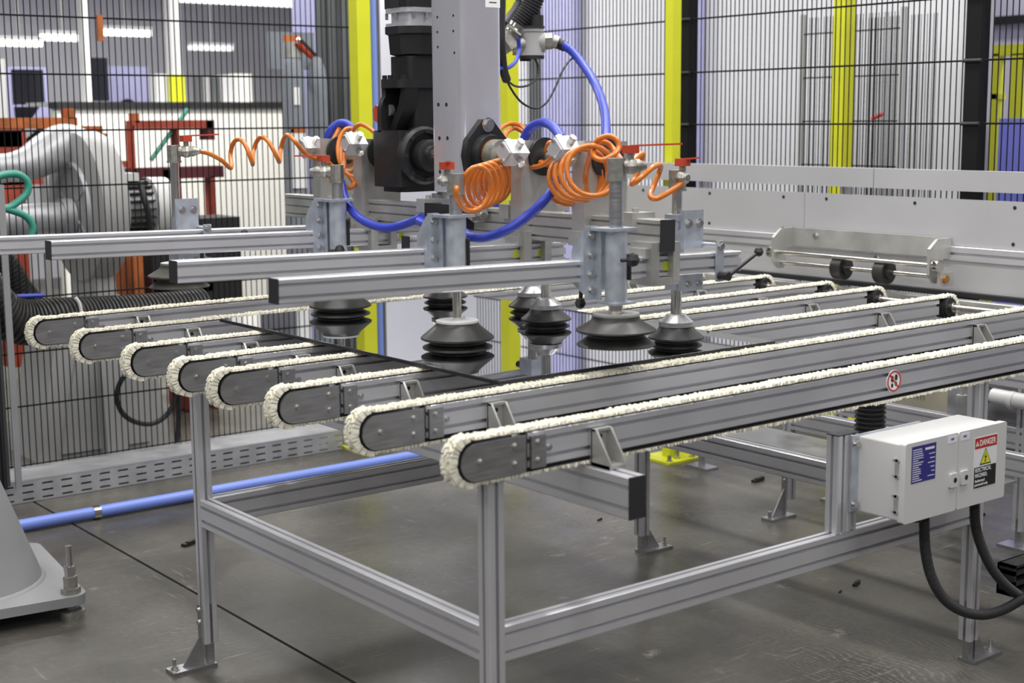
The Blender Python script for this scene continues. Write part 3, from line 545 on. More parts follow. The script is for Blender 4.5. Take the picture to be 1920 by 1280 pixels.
def corr(pts, r, dr, pitch, n=16, sub_=10):
    P = cat_rom(pts, sub_); d = [0]
    for a, b in zip(P, P[1:]): d.append(d[-1]+(b-a).length)
    out = []; rs = []; m = int(d[-1]/pitch*4); j = 0
    for k in range(m+1):
        s_ = d[-1]*k/m
        while j < len(P)-2 and d[j+1] < s_: j += 1
        t = (s_-d[j])/max(1e-9, d[j+1]-d[j]); out.append(P[j].lerp(P[j+1], t)); rs.append(r+(dr if k % 4 in (1, 2) else -dr))
    return M().tube(out, r, n, rs=rs)
def D3(l, Y, ax='Y'): return [at(x, y, ax, (Y if q is None else q)) for x, y, q in [(p if len(p) == 3 else (*p, None)) for p in l]]
tag(corr([vo+vp_(*p) for p in ((1004, -620), (1020, -300), (1020, -110), (1014, -50), (1006, -14), (992, 18), (964, 58))], .039, .0016, .011).build('vacuum_hose', A['dark']), 'thick black ribbed vacuum hose clamped to the grey valve', 'hose')
def hose(name, pts, r, m, label, cat='hose', Y=1.0, group=None, n=10, cr=8, ax='Y'):
    return tag(M().tube(cat_rom(D3(pts, Y, ax), cr), r, n).build(name, m, ang=80), label, cat, group)
hose('air_hose', [(1058, 86, 1.55), (1074, 98, 1.5), (1095, 124, 1.4), (1117, 160, 1.25), (1132, 202, 1.0), (1136, 240, .85), (1134, 275, .75), (1128, 300, .7)], .0165, A['blue'], 'long blue hose arching down from the grey valve to the coils')
tag(M().cyl(at(1044, 80, 'Y', 1.58), at(1060, 88, 'Y', 1.55), .022, .019, n=14).build('hose_sleeve', A['dark']), 'black sleeve on the upper end of the long blue hose', 'fitting')
hose('air_hose', [(983, 260, .90), (992, 243, .88), (1008, 232, .84), (1026, 231, .78), (1042, 243, .70), (1053, 260, .64)], .0155, A['blue'], 'short blue hose arched between two white blocks right of the mast')
hose('air_hose', [(1044, 330, .62), (1040, 348, .62), (1022, 374, .62), (990, 404, .66), (952, 430, .70), (915, 444, .76), (884, 444, .8), (872, 436, .84)], .0150, A['blue'], 'blue hose hanging in a bow below the right white block')
hose('air_hose', [(613, 260, 2.12), (621, 243, 2.1), (634, 232, 2.08), (648, 231, 2.05), (660, 240, 2.02), (668, 256, 2.0)], .0155, A['blue'], 'small blue hose arched over the left white block')
hose('air_hose', [(640, 340, 1.72), (648, 374, 1.68), (666, 402, 1.6), (694, 420, 1.5), (724, 427, 1.4), (756, 421, 1.32), (790, 408, 1.2)], .0150, A['blue'], 'blue hose sagging across below the black gear motor')
hose('air_hose', [(786, 414, 1.1), (797, 420, 1.05), (812, 424, 1.0)], .0145, A['blue'], 'blue hose end disappearing behind the front left guide tube')
hose('air_hose', [(972, 72, 1.5), (973, 96, 1.5), (966, 116, 1.45), (952, 127, 1.4), (934, 128, 1.35)], .0075, A['blue'], 'thin blue hose curling from the grey valve behind the mast')
hose('cable', [(1003, 110, 1.6), (1009, 126, 1.6), (1006, 146, 1.58), (990, 160, 1.55), (968, 162, 1.5), (951, 150, 1.45), (944, 136, 1.45)], .004, A['dark'], 'short black cable looping below the grey valve', 'cable')
hose('cable', [(946, 140, 1.4), (958, 166, 1.4), (978, 192, 1.4), (1003, 203, 1.4), (1024, 193, 1.4), (1040, 166, 1.42), (1056, 130, 1.44), (1073, 109, 1.48), (1086, 110, 1.48)], .004, A['dark'], 'long thin black cable sagging right of the mast', 'cable')
hose('cable', [(938, -560, 1.35), (938, -200, 1.35), (940, -20, 1.35), (939, 40, 1.35), (940, 90, 1.35), (944, 130, 1.38), (950, 150, 1.4)], .016, A['dark'], 'thick black cable running down the right side of the mast', 'cable')
hose('cable', [(984, -560, 1.5), (986, -200, 1.5), (975, -20, 1.5), (968, 10, 1.5), (955, 30, 1.48), (945, 44, 1.45)], .012, A['dark'], 'black cable bundle crossing behind the vacuum hose top', 'cable')
# orange coil hoses
def helix(p0, p1, r, turns, up=Vector((0, 0, 1)), ph=0, n=22, lead0=(), lead1=(), squash=1., lean=None):
    p0 = Vector(p0); p1 = Vector(p1); d = (p1-p0).normalized() if lean is None else Vector(lean).normalized(); a = (up-d*up.dot(d)).normalized(); b = d.cross(a); N = int(turns*n)
    H = [p0.lerp(p1, k/N)+(a*math.cos(ph+2*math.pi*k/n)+b*squash*math.sin(ph+2*math.pi*k/n))*r for k in range(N+1)]
    L0 = [Vector(p) for p in lead0]; L1 = [Vector(p) for p in lead1]
    return (cat_rom(L0+[H[0]], 6)[:-1] if L0 else [])+H+(cat_rom([H[-1]]+L1, 6)[1:] if L1 else [])
def coil(pts, label, r=.0082): return tag(M().tube(pts, r, 9).build('coiled_hose', A['orange'], ang=80), label, 'hose', 'orange coil hoses of the cups')
coil(helix(at(885, 356, 'Y', .70), at(938, 338, 'Y', .92), .070, 5.2, ph=1.2, lead0=[at(858, 352, 'Y', .74)], lead1=[at(946, 315, 'Y', .90)], lean=(-.05, -.95, -.30), up=Vector((-.30, .1, 1)), squash=.8), 'orange coil hose between the front left valve and the mast')
coil(helix(at(1066, 338, 'Y', .62), at(1116, 318, 'Y', .36), .074, 4.3, ph=2.4, lead0=[at(1012, 304, 'Y', .78), at(1040, 310, 'Y', .72), at(1056, 280, 'Y', .68)], lead1=[at(1140, 330, 'Y', .25), at(1150, 322, 'Y', .2)], lean=(-.55, -.80, .1)), 'large tangled orange coil hose above the front guide tube')
coil(cat_rom(D3([(1100, 360, .5), (1098, 330, .5), (1108, 285, .45), (1122, 262, .4), (1140, 255, .38), (1156, 262, .36), (1160, 278, .35), (1148, 292, .34), (1128, 300, .36), (1112, 290, .4), (1120, 268, .42), (1138, 268, .42), (1152, 282, .4), (1165, 300, .34)], .4), 8), 'orange hose loop twisted over the big coil beside the red handle')
coil(cat_rom(D3([(1186, 302, .30), (1196, 293, .31), (1205, 288, .32), (1203, 300, .34), (1192, 332, .34), (1185, 345, .33), (1196, 338, .30), (1222, 315, .30), (1237, 309, .32), (1237, 320, .36), (1224, 352, .36), (1219, 366, .34), (1228, 373, .32), (1250, 363, .31), (1281, 342, .31)], .3), 6), 'orange hose stretched into zigzags at the right valve')
coil(cat_rom(D3([(372, 283, 2.05), (392, 288, 2.05), (415, 300, 2.05), (433, 315, 2.08), (432, 290, 2.14), (437, 269, 2.12), (448, 261, 2.08), (460, 272, 2.02), (472, 302, 2.0), (474, 307, 2.05), (475, 285, 2.13), (482, 264, 2.12), (492, 257, 2.07), (505, 268, 2.02), (520, 296, 2.0), (524, 303, 2.06), (526, 282, 2.14), (532, 260, 2.12), (540, 253, 2.08), (552, 264, 2.02), (567, 282, 2.03), (582, 294, 2.06), (606, 298, 2.06)], 2.05), 6), 'orange hose stretched in waves in front of the black wire fence')
coil(helix(at(648, 270, 'Y', 2.04), at(668, 300, 'Y', 1.78), .080, 3.2, ph=.6, lead0=[at(625, 262, 'Y', 2.06)], lead1=[at(640, 330, 'Y', 1.72)], squash=.55, lean=(-.6, -.7, .3)), 'orange coil hose bunched left of the gear motor')
coil(cat_rom(D3([(655, 330, 1.8), (664, 345, 1.78), (652, 352, 1.76), (636, 330, 1.76), (616, 305, 1.76), (606, 312, 1.72), (622, 335, 1.70), (640, 350, 1.68)], 1.75), 8), 'orange hose trailing below the left bunch towards a valve')
coil(cat_rom(D3([(945, 290, 1.0), (930, 266, 1.1), (936, 244, 1.2), (955, 232, 1.25), (978, 236, 1.2), (992, 252, 1.1), (985, 250, 1.2), (965, 240, 1.25), (948, 252, 1.2), (944, 276, 1.1)], 1.1), 8), 'orange hose loop behind the white block next to the mast')
coil(cat_rom(D3([(977, 304, .86), (996, 313, .80), (1020, 308, .74), (1038, 290, .70), (1040, 272, .68), (1030, 268, .70), (1024, 282, .74)], .8), 8), 'orange hose swinging below the shaft between the white blocks')
coil(cat_rom(D3([(660, 260, 1.9), (664, 242, 1.85), (676, 233, 1.8), (692, 240, 1.75), (706, 252, 1.7)], 1.9), 8), 'orange hose arching to the top edge of the gear motor')
# ------------------------------------------------------------------ electrical box on its post
eb = thing('electrical_box', 'white two-door electrical enclosure with danger label on the front rail', 'electrical box', (1.56, -.32, .70))
def ep(m, name, mt, par=None): m.v = [(x-1.56, y+.32, z-.70) for x, y, z in m.v]; return m.build(name, mt, par or eb)
EX0, EX1, EZ0, EZ1, EY = 1.318, 1.788, .594, .818, -.405
ep(M().prism(rrect(EX0+.004, EZ0+.004, EX1-.004, EZ1-.004, .006), 'y', EY+.022, -.245), 'body', A['white'])
xm = 1.556
for a, b in ((EX0, xm-.001), (xm+.001, EX1)):
    d = ep(M().prism(rrect(a, EZ0, b, EZ1, .007), 'y', EY, EY+.021), 'door', A['white'])
    lx = xm-.040 if a < xm-.1 else xm+.012
    lk = ep(M().prism(rrect(lx, .665, lx+.034, .705, .003), 'y', EY-.008, EY), 'lock', A['white'], d); M().cyl((lx+.02-1.56, EY-.0085+.32, -.015), (lx+.02-1.56, EY-.008+.32, -.015), .0075, n=14).build('keyhole', A['ink'], d)
    lx = xm-.050 if a < xm-.1 else xm+.008
    ep(M().box(lx, EY-.0008, .792, lx+.042, EY, .812), 'small_label', A['paper'], d); ep(M().box(lx+.013, EY-.0012, .800, lx+.028, EY-.0008, .806), 'label_print', A['navy'], d)
    if a < xm-.1:
        bl = ep(M().box(1.345, EY-.0008, .703, 1.452, EY, .806), 'rating_plate', A['bluelab'], d); lab(bl, 'blue plate of small white print')
        rows = M(); rnd = random.Random(5)
        for k in range(15):
            z = .795-k*.0062; L = rnd.uniform(.03, .06)
            rows.box(1.349, EY-.0012, z, 1.349+L*.8, EY-.0008, z+.0021)
            if k > 2 and k % 2: rows.box(1.446-rnd.uniform(.012, .03), EY-.0012, z, 1.447, EY-.0008, z+.0021)
        rows.box(1.403, EY-.0012, .790, 1.444, EY-.0008, .7965); stuff(ep(rows, 'print_line', A['paper'], d))
    else:
        wl = ep(M().box(1.632, EY-.0008, .640, 1.742, EY, .790), 'warning_label', A['paper'], d)
        ep(M().box(1.634, EY-.0012, .757, 1.740, EY-.0008, .788), 'danger_band', A['dred'], d); ep(M().box(1.634, EY-.0012, .642, 1.740, EY-.0008, .703), 'black_band', A['ink'], d)
        def tm(x, z): return Matrix.Translation((x-1.56, EY-.0014+.32, z-.70)) @ Matrix.Rotation(math.pi/2, 4, 'X')
        text('DANGER', .0245, A['paper'], d, tm(1.656, .7640), 'danger_text', sx=.78)
        text('ELECTRICAL\nHAZARD.', .0160, A['paper'], d, tm(1.638, .6890), 'hazard_text', sx=.88)
        text('Authorized\npersonnel only.', .0110, A['paper'], d, tm(1.638, .6590), 'notice_text', sx=.95)
        def tri(cx, cz, s_, y0, y1): return M().prism([(cx-s_, cz-s_*.8), (cx+s_, cz-s_*.8), (cx, cz+s_*.95)], 'y', y0, y1)
        ep(tri(1.645, .7715, .0085, EY-.0016, EY-.0012), 'alert_mark', A['paper'], d); ep(M().box(1.6443, EY-.002, .7685, 1.6457, EY-.0016, .7765).box(1.6443, EY-.002, .7655, 1.6457, EY-.0016, .7672), 'alert_stroke', A['dred'], d)
        ep(tri(1.687, .7295, .0275, EY-.0012, EY-.0008), 'triangle_rim', A['ink'], d); ep(tri(1.687, .7292, .0225, EY-.0016, EY-.0012), 'triangle', A['tri'], d)
        ep(M().prism([(1.689, .742), (1.680, .7275), (1.6868, .7285), (1.6835, .7185), (1.6805, .7195), (1.6845, .7135), (1.689, .7185), (1.6862, .7178), (1.6925, .7315), (1.6858, .7305)], 'y', EY-.002, EY-.0016), 'lightning_bolt', A['ink'], d)
for z0 in (.722, .622):
    ep(M().box(EX0-.006, EY+.021, z0, EX0-.001, EY+.030, z0+.05).box(EX0-.006, EY+.018, z0, EX0+.002, EY+.038, z0+.006).box(EX0-.006, EY+.018, z0+.044, EX0+.002, EY+.038, z0+.05), 'hinge', A['alu_dull'])
up_ = ep(extr('z', 1.247, -.234, 1.292, -.190, .541, .820, 1, 1).prism([(u+1.3135, v-.212) for u, v in slotted(.041, .044, 1, 1)], 'z', .541, .820), 'upright', A['alu']); ep(M().box(1.247, -.234, .820, 1.334, -.190, .823), 'end_cap', A['cap'], up_)
bk = ep(M().box(1.293, -.245, .600, 1.60, -.237, .818).box(1.31, -.237, .545, 1.318, -.232, .60), 'back_plate', A['zinc'])
for zz in (.795, .622): ep(M().hexbolt((1.306, -.245, zz), (0, -1, 0), .009, .011), 'bolt', A['bolt'], bk)
def conduit(pts, label, r=.0145, Y=-.36): return tag(corr(D3(pts, Y), r, .0009, .006, 12).build('conduit', A['dark']), label, 'conduit', 'black conduits under the electrical box')
ep(M().cyl((1.43, -.36, .594), (1.43, -.36, .575), .019, n=8).cyl((1.665, -.34, .594), (1.665, -.34, .575), .019, n=8), 'cable_gland', A['dark'])
conduit([(1733, 958), (1733, 985), (1735, 1030), (1746, 1080), (1770, 1122), (1806, 1146), (1845, 1152), (1882, 1142), (1925, 1118)], 'black corrugated conduit hanging in a deep loop from the left door')
conduit([(1826, 930), (1827, 950), (1830, 990), (1845, 1036), (1866, 1074), (1892, 1102), (1930, 1130)], 'black corrugated conduit curving from the right door out of the picture', Y=-.34)
bxp = at(1903, 1062, 'Y', -.30)
cb = M()
for k in range(3): cb.box(bxp.x, -.30, bxp.z-.10+k*.034, bxp.x+.25, -.24, bxp.z-.085+k*.034)
cb.box(bxp.x, -.245, bxp.z-.10, bxp.x+.25, -.238, bxp.z).box(bxp.x, -.30, bxp.z-.008, bxp.x+.25, -.24, bxp.z).box(bxp.x, -.30, bxp.z-.1, bxp.x+.01, -.24, bxp.z).box(bxp.x+.20, -.29, 0, bxp.x+.23, -.25, bxp.z-.085)
tag(cb.build('cable_channel', A['dark']), 'black slotted cable channel at the lower right picture edge', 'cable channel')
# bellows hose and grey conduits under the belts on the right
tag(corr(D3([(1632, 700), (1632, 750), (1631, 800), (1628, 880)], .25), .0485, .0035, .0155, 22).build('bellows_hose', A['dark']), 'black ribbed bellows hose standing behind the electrical box', 'hose')
tag(M().cyl(at(1803, 740, 'Y', .3), at(1801, 800, 'Y', .3), .019, n=16).cyl(at(1803, 742, 'Y', .3), at(1805, 690, 'Y', .3), .008, n=8).build('motor_capacitor', A['grey']), 'grey upright cylinder with a black lead behind the electrical box', 'cylinder')
wp = thing('drain_pipe', 'white plastic pipe elbow below the front conveyor at the right picture edge', 'pipe', (3.12, .2, 0))
P_ = [at(1862, 742, 'X', 3.06), at(1930, 758, 'X', 3.06)]; o_ = Vector((3.12, .2, 0))
M().cyl(P_[0]-o_, P_[1]-o_+Vector((0, -.3, 0)), .032, n=18).build('pipe', A['white'], wp); M().cyl(P_[0].lerp(P_[1], .5)-o_, P_[0].lerp(P_[1], .62)-o_, .037, n=18).build('socket', A['white'], wp)
M().tube(cat_rom([P_[0]-o_, P_[0]-o_+Vector((0, .03, 0)), P_[0]-o_+Vector((0, .055, -.03)), P_[0]-o_+Vector((0, .06, -.2))], 6), .03, 14).build('elbow', A['dark'], wp)
# ------------------------------------------------------------------ yellow posts and pipes
def ypost(x, y, s_, label, h=3.6, foot=.22):
    t = thing('guard_post', label, 'post', (x, y, 0), 'yellow machine posts'); M().box(-s_/2, -s_/2, .012, s_/2, s_/2, h).build('post', A['yellow'], t)
    M().box(-foot/2, -foot/2, 0, foot/2, foot/2, .012).build('base_plate', A['yellow'], t)
    q = M()
    for sx in (-1, 1):
        for sy in (-1, 1): q.hexbolt((sx*foot*.36, sy*foot*.36, .012), (0, 0, 1), .012, .03)
    q.hexbolt((-s_*.1, -s_/2-.03, .012), (0, 0, 1), .012, .04); q.build('bolt', A['bolt'], t); return t
ypost(2.085, 3.535, .078, 'yellow post next to the light blue upright pipe'); ypost(3.0, 3.50, .078, 'yellow post just right of the bright mast'); ypost(3.125, 2.363, .054, 'slim yellow post beside the black fence post, bolted foot below the table')
ypost(4.5, 2.45, .085, 'yellow post far behind the right fence, with a dark cap', 2.38)
tag(M().cyl((4.5, 2.45, 2.38), (4.5, 2.45, 2.42), .05, n=14).build('post_cap', A['dark']), 'dark cap on the yellow post behind the right fence', 'cap')
p = at(705, 300, 'Y', 3.58); tag(M().cyl((p.x, 3.58, .02), (p.x, 3.58, 3.6), .0175, n=16).build('upright_pipe', A['pipe']), 'light blue upright pipe beside the left yellow post', 'pipe')
pp = thing('floor_pipe', 'light blue pipe lying on the floor in front of the slotted cable tray', 'pipe', (1.0, 3.14, .03))
M().cyl((-1.6, 0, 0), (1.55, 0, 0), .026, n=16).build('tube', A['pipe'], pp); M().cyl((-.575, 0, 0), (-.545, 0, 0), .030, n=16).build('pipe_clip', A['chrome'], pp)
# ------------------------------------------------------------------ cable tray along the left fence
ct = thing('cable_tray', 'galvanised cable tray with slotted side under the left fence', 'cable tray', (.9, 3.6, 0))
m = M(); x0, x1 = -1.2, 1.06; pit = .0905; m.box(x0, .29, .0, x1, .30, .105); m.box(x0, 0, .103, x1, .30, .106); m.box(x0, 0, 0, x1, .30, .002)
zs = (.0, .012, .020, .044, .052, .076, .084, .103)
for k in range(0, 8, 2): m.box(x0, 0, zs[k], x1, .003, zs[k+1])
xx = x0
while xx < x1:
    for k in (1, 3, 5): m.box(xx, 0, zs[k], min(x1, xx+.040), .003, zs[k+1])
    xx += pit
m.build('tray', A['sheet'], ct); M().box(x0, -.001, .101, x1, .004, .108).build('lip', A['alu'], ct)
rs_ = thing('cable_riser', 'upright slotted cable riser packed with dark cables at the left picture edge', 'cable tray', (.16, 3.45, .1))
pL = at(14, 650, 'Y', 3.45); pR = at(24, 650, 'Y', 3.45)
rs_.location = (pL.x, 3.45, .108)
M().box(0, 0, 0, .028, .012, 1.33).build('side_plate', A['pgrey'], rs_); q = M()
for k in range(5): q.cyl((-.03-k*.022, .05, 0), (-.03-k*.022+.006*(k % 2), .05, 1.33), .011, n=8)
q.build('cable', A['dark'], rs_); M().box(-.16, .07, 0, 0, .075, 1.33).build('back_plate', A['dgrey'], rs_)
# ------------------------------------------------------------------ wire fences
def fence(name, label, ax, c, a, b, pitch, zs, z0, z1, r=.0027, rh=.0042):
    t = thing(name, label, 'fence', (a, c, 0) if ax == 'x' else (c, a, 0)); L = b-a; v = M(); k = 0; x = 0
    def P(u, w_, z): return (u, w_, z) if ax == 'x' else (w_, u, z)
    while x <= L+1e-6:
        v.cyl(P(x, 0, z0), P(x, 0, z1), r, n=5); x += pitch
    stuff(v.build('upright_wire', A['fence'], t))
    for z in zs: M().cyl(P(-.01, -.005, z), P(L+.01, -.005, z), rh, n=6).build('cross_wire', A['fence'], t)
    return t
ZS = [.115, .395, .645, .90, 1.155, 1.405, 1.662, 1.918, 2.178, 2.434, 2.69]
fence('wire_fence', 'long black wire fence panel on the left, above the cable tray', 'x', 3.85, .02, 2.24, .0303, ZS, .108, 2.9)
fence('wire_fence', 'black wire fence panel between the two right-hand yellow posts', 'y', 3.35, 2.60, 4.3, .0280, ZS[4:], 1.0, 2.9)
fence('wire_fence', 'black wire fence panel between the two black posts on the right', 'y', 3.35, .885, 2.455, .0280, ZS[4:], 1.0, 2.9)
fence('wire_fence', 'black wire fence panel at the right picture edge beyond the last black post', 'y', 3.35, -.6, .765, .0280, ZS[4:], 1.0, 2.9)
for y, l_ in ((2.5, 'black fence post beside the slim yellow post'), (.825, 'thick black fence post near the right picture edge')):
    t = thing('fence_post', l_, 'post', (3.36, y, 0), 'black fence posts'); M().box(-.03, -.036, .012, .03, .036, 3.2).build('post', A['fence'], t); M().box(-.06, -.09, 0, .06, .09, .012).build('base_plate', A['fence'], t)
    q = M()
    for z in ZS[4:]: q.cyl((-.032, -.045, z), (-.032, .045, z), .008, n=8)
    q.build('clip', A['dark'], t)
cg = thing('storage_cage', 'fine mesh storage cage behind the right fence', 'cage', (4.62, 2.84, 0))
v = M(); y = 0
while y > -.68: v.cyl((0, y, .1), (0, y, 2.25), .0022, n=5); v.cyl((.3, y-.01, .1), (.3, y-.01, 2.25), .0022, n=5); y -= .021
stuff(v.build('upright_wire', A['fence'], cg))
for k in range(9): M().cyl((0, .01, .2+k*.245), (0, -.69, .2+k*.245), .004, n=6).build('cross_wire', A['fence'], cg)
M().box(-.01, -.005, 0, .02, .02, 2.27).build('corner_post', A['grey'], cg); M().box(-.01, -.70, 0, .02, -.675, 2.27).build('corner_post', A['grey'], cg)
q = at(1645, 218, 'X', 4.58); tag(M().cyl(q+Vector((0, .035, -.012)), q+Vector((0, -.035, .012)), .010, n=8).build('tag_strip', A['dred']), 'small dark red strip on the storage cage', 'tag')
# ------------------------------------------------------------------ right background
zc_ = at(1880, 222, 'X', 5.6).z
bc = thing('blue_cabinet', 'blue machine cabinet beyond the last black fence post', 'cabinet', (5.6, 1.2, 0)); M().box(-.3, -.9, 0, .3, .80, zc_).build('body', A['navy'], bc); M().box(-.31, -.9, 1.2, -.3, .80, 1.21).build('seam', A['dgrey'], bc); M().box(-.306, .28, .1, -.3, .288, zc_-.03).build('door_gap', A['dgrey'], bc)
yf = thing('yellow_rack', 'yellow steel rack standing behind the blue cabinet', 'rack', (6.2, 1.2, 0))
def yb(a, b, c_, d_, nm, z0=None):
    p0 = at(a, b, 'X', 6.2); p1 = at(c_, d_, 'X', 6.2); M().box(0, min(p0.y, p1.y)-1.2, (min(p0.z, p1.z) if z0 is None else z0), .08, max(p0.y, p1.y)-1.2, max(p0.z, p1.z)).build(nm, A['yellow'], yf)
yb(1852, 85, 1960, 101, 'beam'); yb(1896, 101, 1913, 300, 'upright', 0); yb(1858, 101, 1868, 200, 'upright', 0); yb(1852, 176, 1872, 186, 'bracket')
struct(M().box(8.0, -4, 0, 8.1, 5.2, 4.2).build('wall_far', A['lilac2'])); zt_ = at(1890, 37, 'X', 7.9).z; struct(M().box(7.9, -4, zt_-.03, 8.0, 5.2, zt_+.03).build('trim_7', A['dark']))
# ------------------------------------------------------------------ left background
hw = M().box(2.01, 7.5, 0, 5.5, 7.6, 1.80); struct(hw.build('wall_partition', A['cream'])); struct(M().box(2.0, 7.47, 1.80, 5.5, 7.63, 1.848).build('trim_8', A['dark']))
for x in (2.4, 2.95, 3.5): struct(M().box(x, 7.497, 0, x+.008, 7.5, 1.8).build('trim_9', A['paper']))
sc0 = thing('steel_column', 'white steel column with a yellow guard sleeve above the low partition', 'column', (3.09, 7.85, 0)); M().box(-.042, -.05, 0, .042, .05, 3.55).build('shaft', A['white'], sc0); M().box(-.056, -.06, 1.6, .056, .06, 2.06).build('guard_sleeve', A['yellow'], sc0)
p = at(157, 100, 'Y', 7.9); tag(M().box(p.x-.02, 7.85, 0, p.x+.03, 7.95, 3.55).build('window_mullion', A['white']), 'pale upright mullion left of the white column', 'mullion')
for k, (px, py, Y, w_) in enumerate(((35, 79, 8.6, .36), (118, 69, 8.6, .36), (236, 60, 8.6, .42), (395, 89, 11.5, .5))):
    p = at(px, py, 'Y', Y); t = thing('tube_light', ['lowest strip light at the left picture edge', 'strip light second from the left picture edge', 'strip light right of the orange fence tag', 'faint far strip light right of the white column'][k], 'light', p, 'strip lights of the rear hall')
    M().box(-w_/2, -.05, .015, w_/2, .05, .045).build('housing', A['white'], t); M().box(-w_/2+.01, -.045, -.03, w_/2-.01, .045, .015).build('tube', emit('strip_glow', (1, 1, .98), 5.5 if k < 3 else 1.2), t)
    M().box(-.01, -.01, .045, .01, .01, 3.55-p.z).build('hanger', A['grey'], t)
p = at(420, 2, 'Y', 10.0); t = thing('light_panel', 'wide bright ceiling light panel at the top of the rear hall', 'light', p); M().box(-.55, -.1, -.02, 1.35, .1, .09).build('diffuser', emit('panel_glow', (1, 1, 1), 3.2), t); M().box(-.57, -.12, .09, 1.37, .12, .12).build('housing', A['grey'], t)
for k, (a, b, c_, d_, mt, nm, l_, ct_) in enumerate(((14, 125, 92, 222, 'lilac', 'notice_board', 'lilac board with black shapes left in the rear hall', 'board'), (200, 124, 280, 194, 'lilac', 'screen_panel', 'lilac panel with dark spots left of the white column', 'panel'), (-10, 110, 16, 230, 'white', 'door_leaf', 'pale door leaf at the left picture edge of the rear hall', 'door'))):
    p0 = at(a, b, 'Y', 8.4); p1 = at(c_, d_, 'Y', 8.4); t = thing(nm, l_, ct_, (p0.x, 8.4, 0)); W_ = p1.x-p0.x
    M().box(0, 0, p1.z, W_, .05, p0.z).build('panel', A[mt], t)
    for xx in (.05, W_-.09): M().box(xx, .01, 0, xx+.04, .04, p1.z).build('leg', A['grey'], t)
    if k == 0: M().box(W_*.08, -.01, p0.z-.28, W_*.9, 0, p0.z-.02).build('screen', A['screen'], t); M().prism([(W_*.1, p0.z-.3), (W_*.75, p0.z-.3), (W_*.15, p0.z-.55)], 'y', -.012, -.002).build('screen', A['screen'], t); M().prism([(W_*.55, p0.z-.5), (W_*.85, p0.z-.4), (W_*.8, p0.z-.68), (W_*.1, p0.z-.6)], 'y', -.014, -.004).build('screen', A['screen'], t)
    if k == 1: M().cyl((W_*.45, -.02, p0.z-.33), (W_*.45, 0, p0.z-.33), .075, n=14).build('dark_spot', A['screen'], t); M().cyl((W_*.72, -.02, p0.z-.36), (W_*.72, 0, p0.z-.36), .06, n=14).build('dark_spot', A['screen'], t)
p = at(187, 150, 'Y', 8.2); tag(M().box(p.x-.06, 8.2, p.z-.16, p.x+.07, 8.3, p.z+.17).build('wall_speaker', A['screen']), 'black box between the lilac board and lilac panel', 'box')
for k, (px, w_, h_, mt, l_) in enumerate(((300, .09, .22, 'white', 'pale binder left of the yellow sleeve on the ledge'), (318, .08, .2, 'grey', 'grey binder left of the yellow sleeve'), (372, .07, .2, 'dgrey', 'dark can right of the yellow sleeve'), (388, .06, .2, 'grey', 'grey can second right of the yellow sleeve'), (404, .07, .2, 'dgrey', 'dark can in the middle of the ledge'), (424, .10, .22, 'white', 'white box on the ledge'), (452, .15, .23, 'cream', 'cream box at the right end of the ledge'))):
    p = at(px, 193, 'Y', 7.9); m = M().cyl((p.x, 7.9, 1.849), (p.x, 7.9, 1.848+h_), w_/2, n=14) if 'can' in l_ else M().box(p.x-w_/2, 7.85, 1.849, p.x+w_/2, 7.97, 1.848+h_); tag(m.build('can' if 'can' in l_ else 'box', A[mt]), l_, 'can' if 'can' in l_ else 'box', 'items on the partition ledge')
struct(M().box(2.0, 7.63, 1.82, 5.5, 8.1, 1.848).build('trim_10', A['white']))
p = at(187, 57, 'Y', 3.84); p1 = at(187, 77, 'Y', 3.84); tag(M().box(p.x-.014, 3.83, p1.z, p.x+.014, 3.842, p.z+.07).build('orange_tag', A['rusty']), 'orange tag hanging on the upper wires of the left fence', 'tag')
p0 = at(902, 300, 'Y', 5.05); p1 = at(948, 402, 'Y', 5.05); bcx = thing('blue_locker', 'bright blue locker standing in the far corner behind the coiled hoses', 'locker', (p0.x, 5.0, 0))
M().box(0, 0, .05, p1.x-p0.x, .14, p0.z).build('body', A['blue'], bcx); M().box(.02, -.006, .1, p1.x-p0.x-.02, 0, p0.z-.05).build('door', A['blue'], bcx); M().box(.02, .02, 0, p1.x-p0.x-.02, .12, .05).build('plinth', A['dark'], bcx)
# blower
bc0 = at(137, 388, 'Y', 4.45); BXF, BYC, BZC = bc0.x, 4.45, bc0.z
bw = thing('blower', 'big pale grey centrifugal blower behind the left fence', 'blower', (BXF, BYC, 0))
RX_ = Matrix.Rotation(math.pi/2, 4, 'Y')                       # lathe axis to +x
M().lathe([(.10, 0), (.345, 0), (.375, .012), (.388, .04), (.388, .115), (.372, .15), (.33, .16), (.10, .16)], (0, 0, BZC), 64, RX_).build('scroll_casing', A['grey'], bw)
M().lathe([(.205, -.004), (.213, -.018), (.232, -.018), (.240, 0)], (0, 0, BZC-.01), 48, RX_).build('inlet_ring', A['sheet'], bw)
M().lathe([(.02, -.006), (.200, -.006), (.206, 0)], (0, 0, BZC-.01), 48, RX_).build('inlet_cover', A['grey'], bw)
for a in (30, 90, 150, 215, 325): M().box(-.012, -.005, .09, -.004, .005, .205, Matrix.Translation((0, 0, BZC-.01)) @ Matrix.Rotation(math.radians(90-a), 4, 'X')).build('stiffener', A['sheet'], bw)
M().cyl((-.75, -.04, BZC-.05), (-.06, 0, BZC-.05), .078, n=28).cyl((-.07, 0, BZC-.05), (-.012, 0, BZC-.05), .095, n=28).build('inlet_pipe', A['sheet'], bw)
M().lathe([(.076, 0), (.088, 0), (.088, .02), (.076, .02)], (-.42, -.02, BZC-.05), 28, RX_).build('pipe_flange', A['alu_dull'], bw)
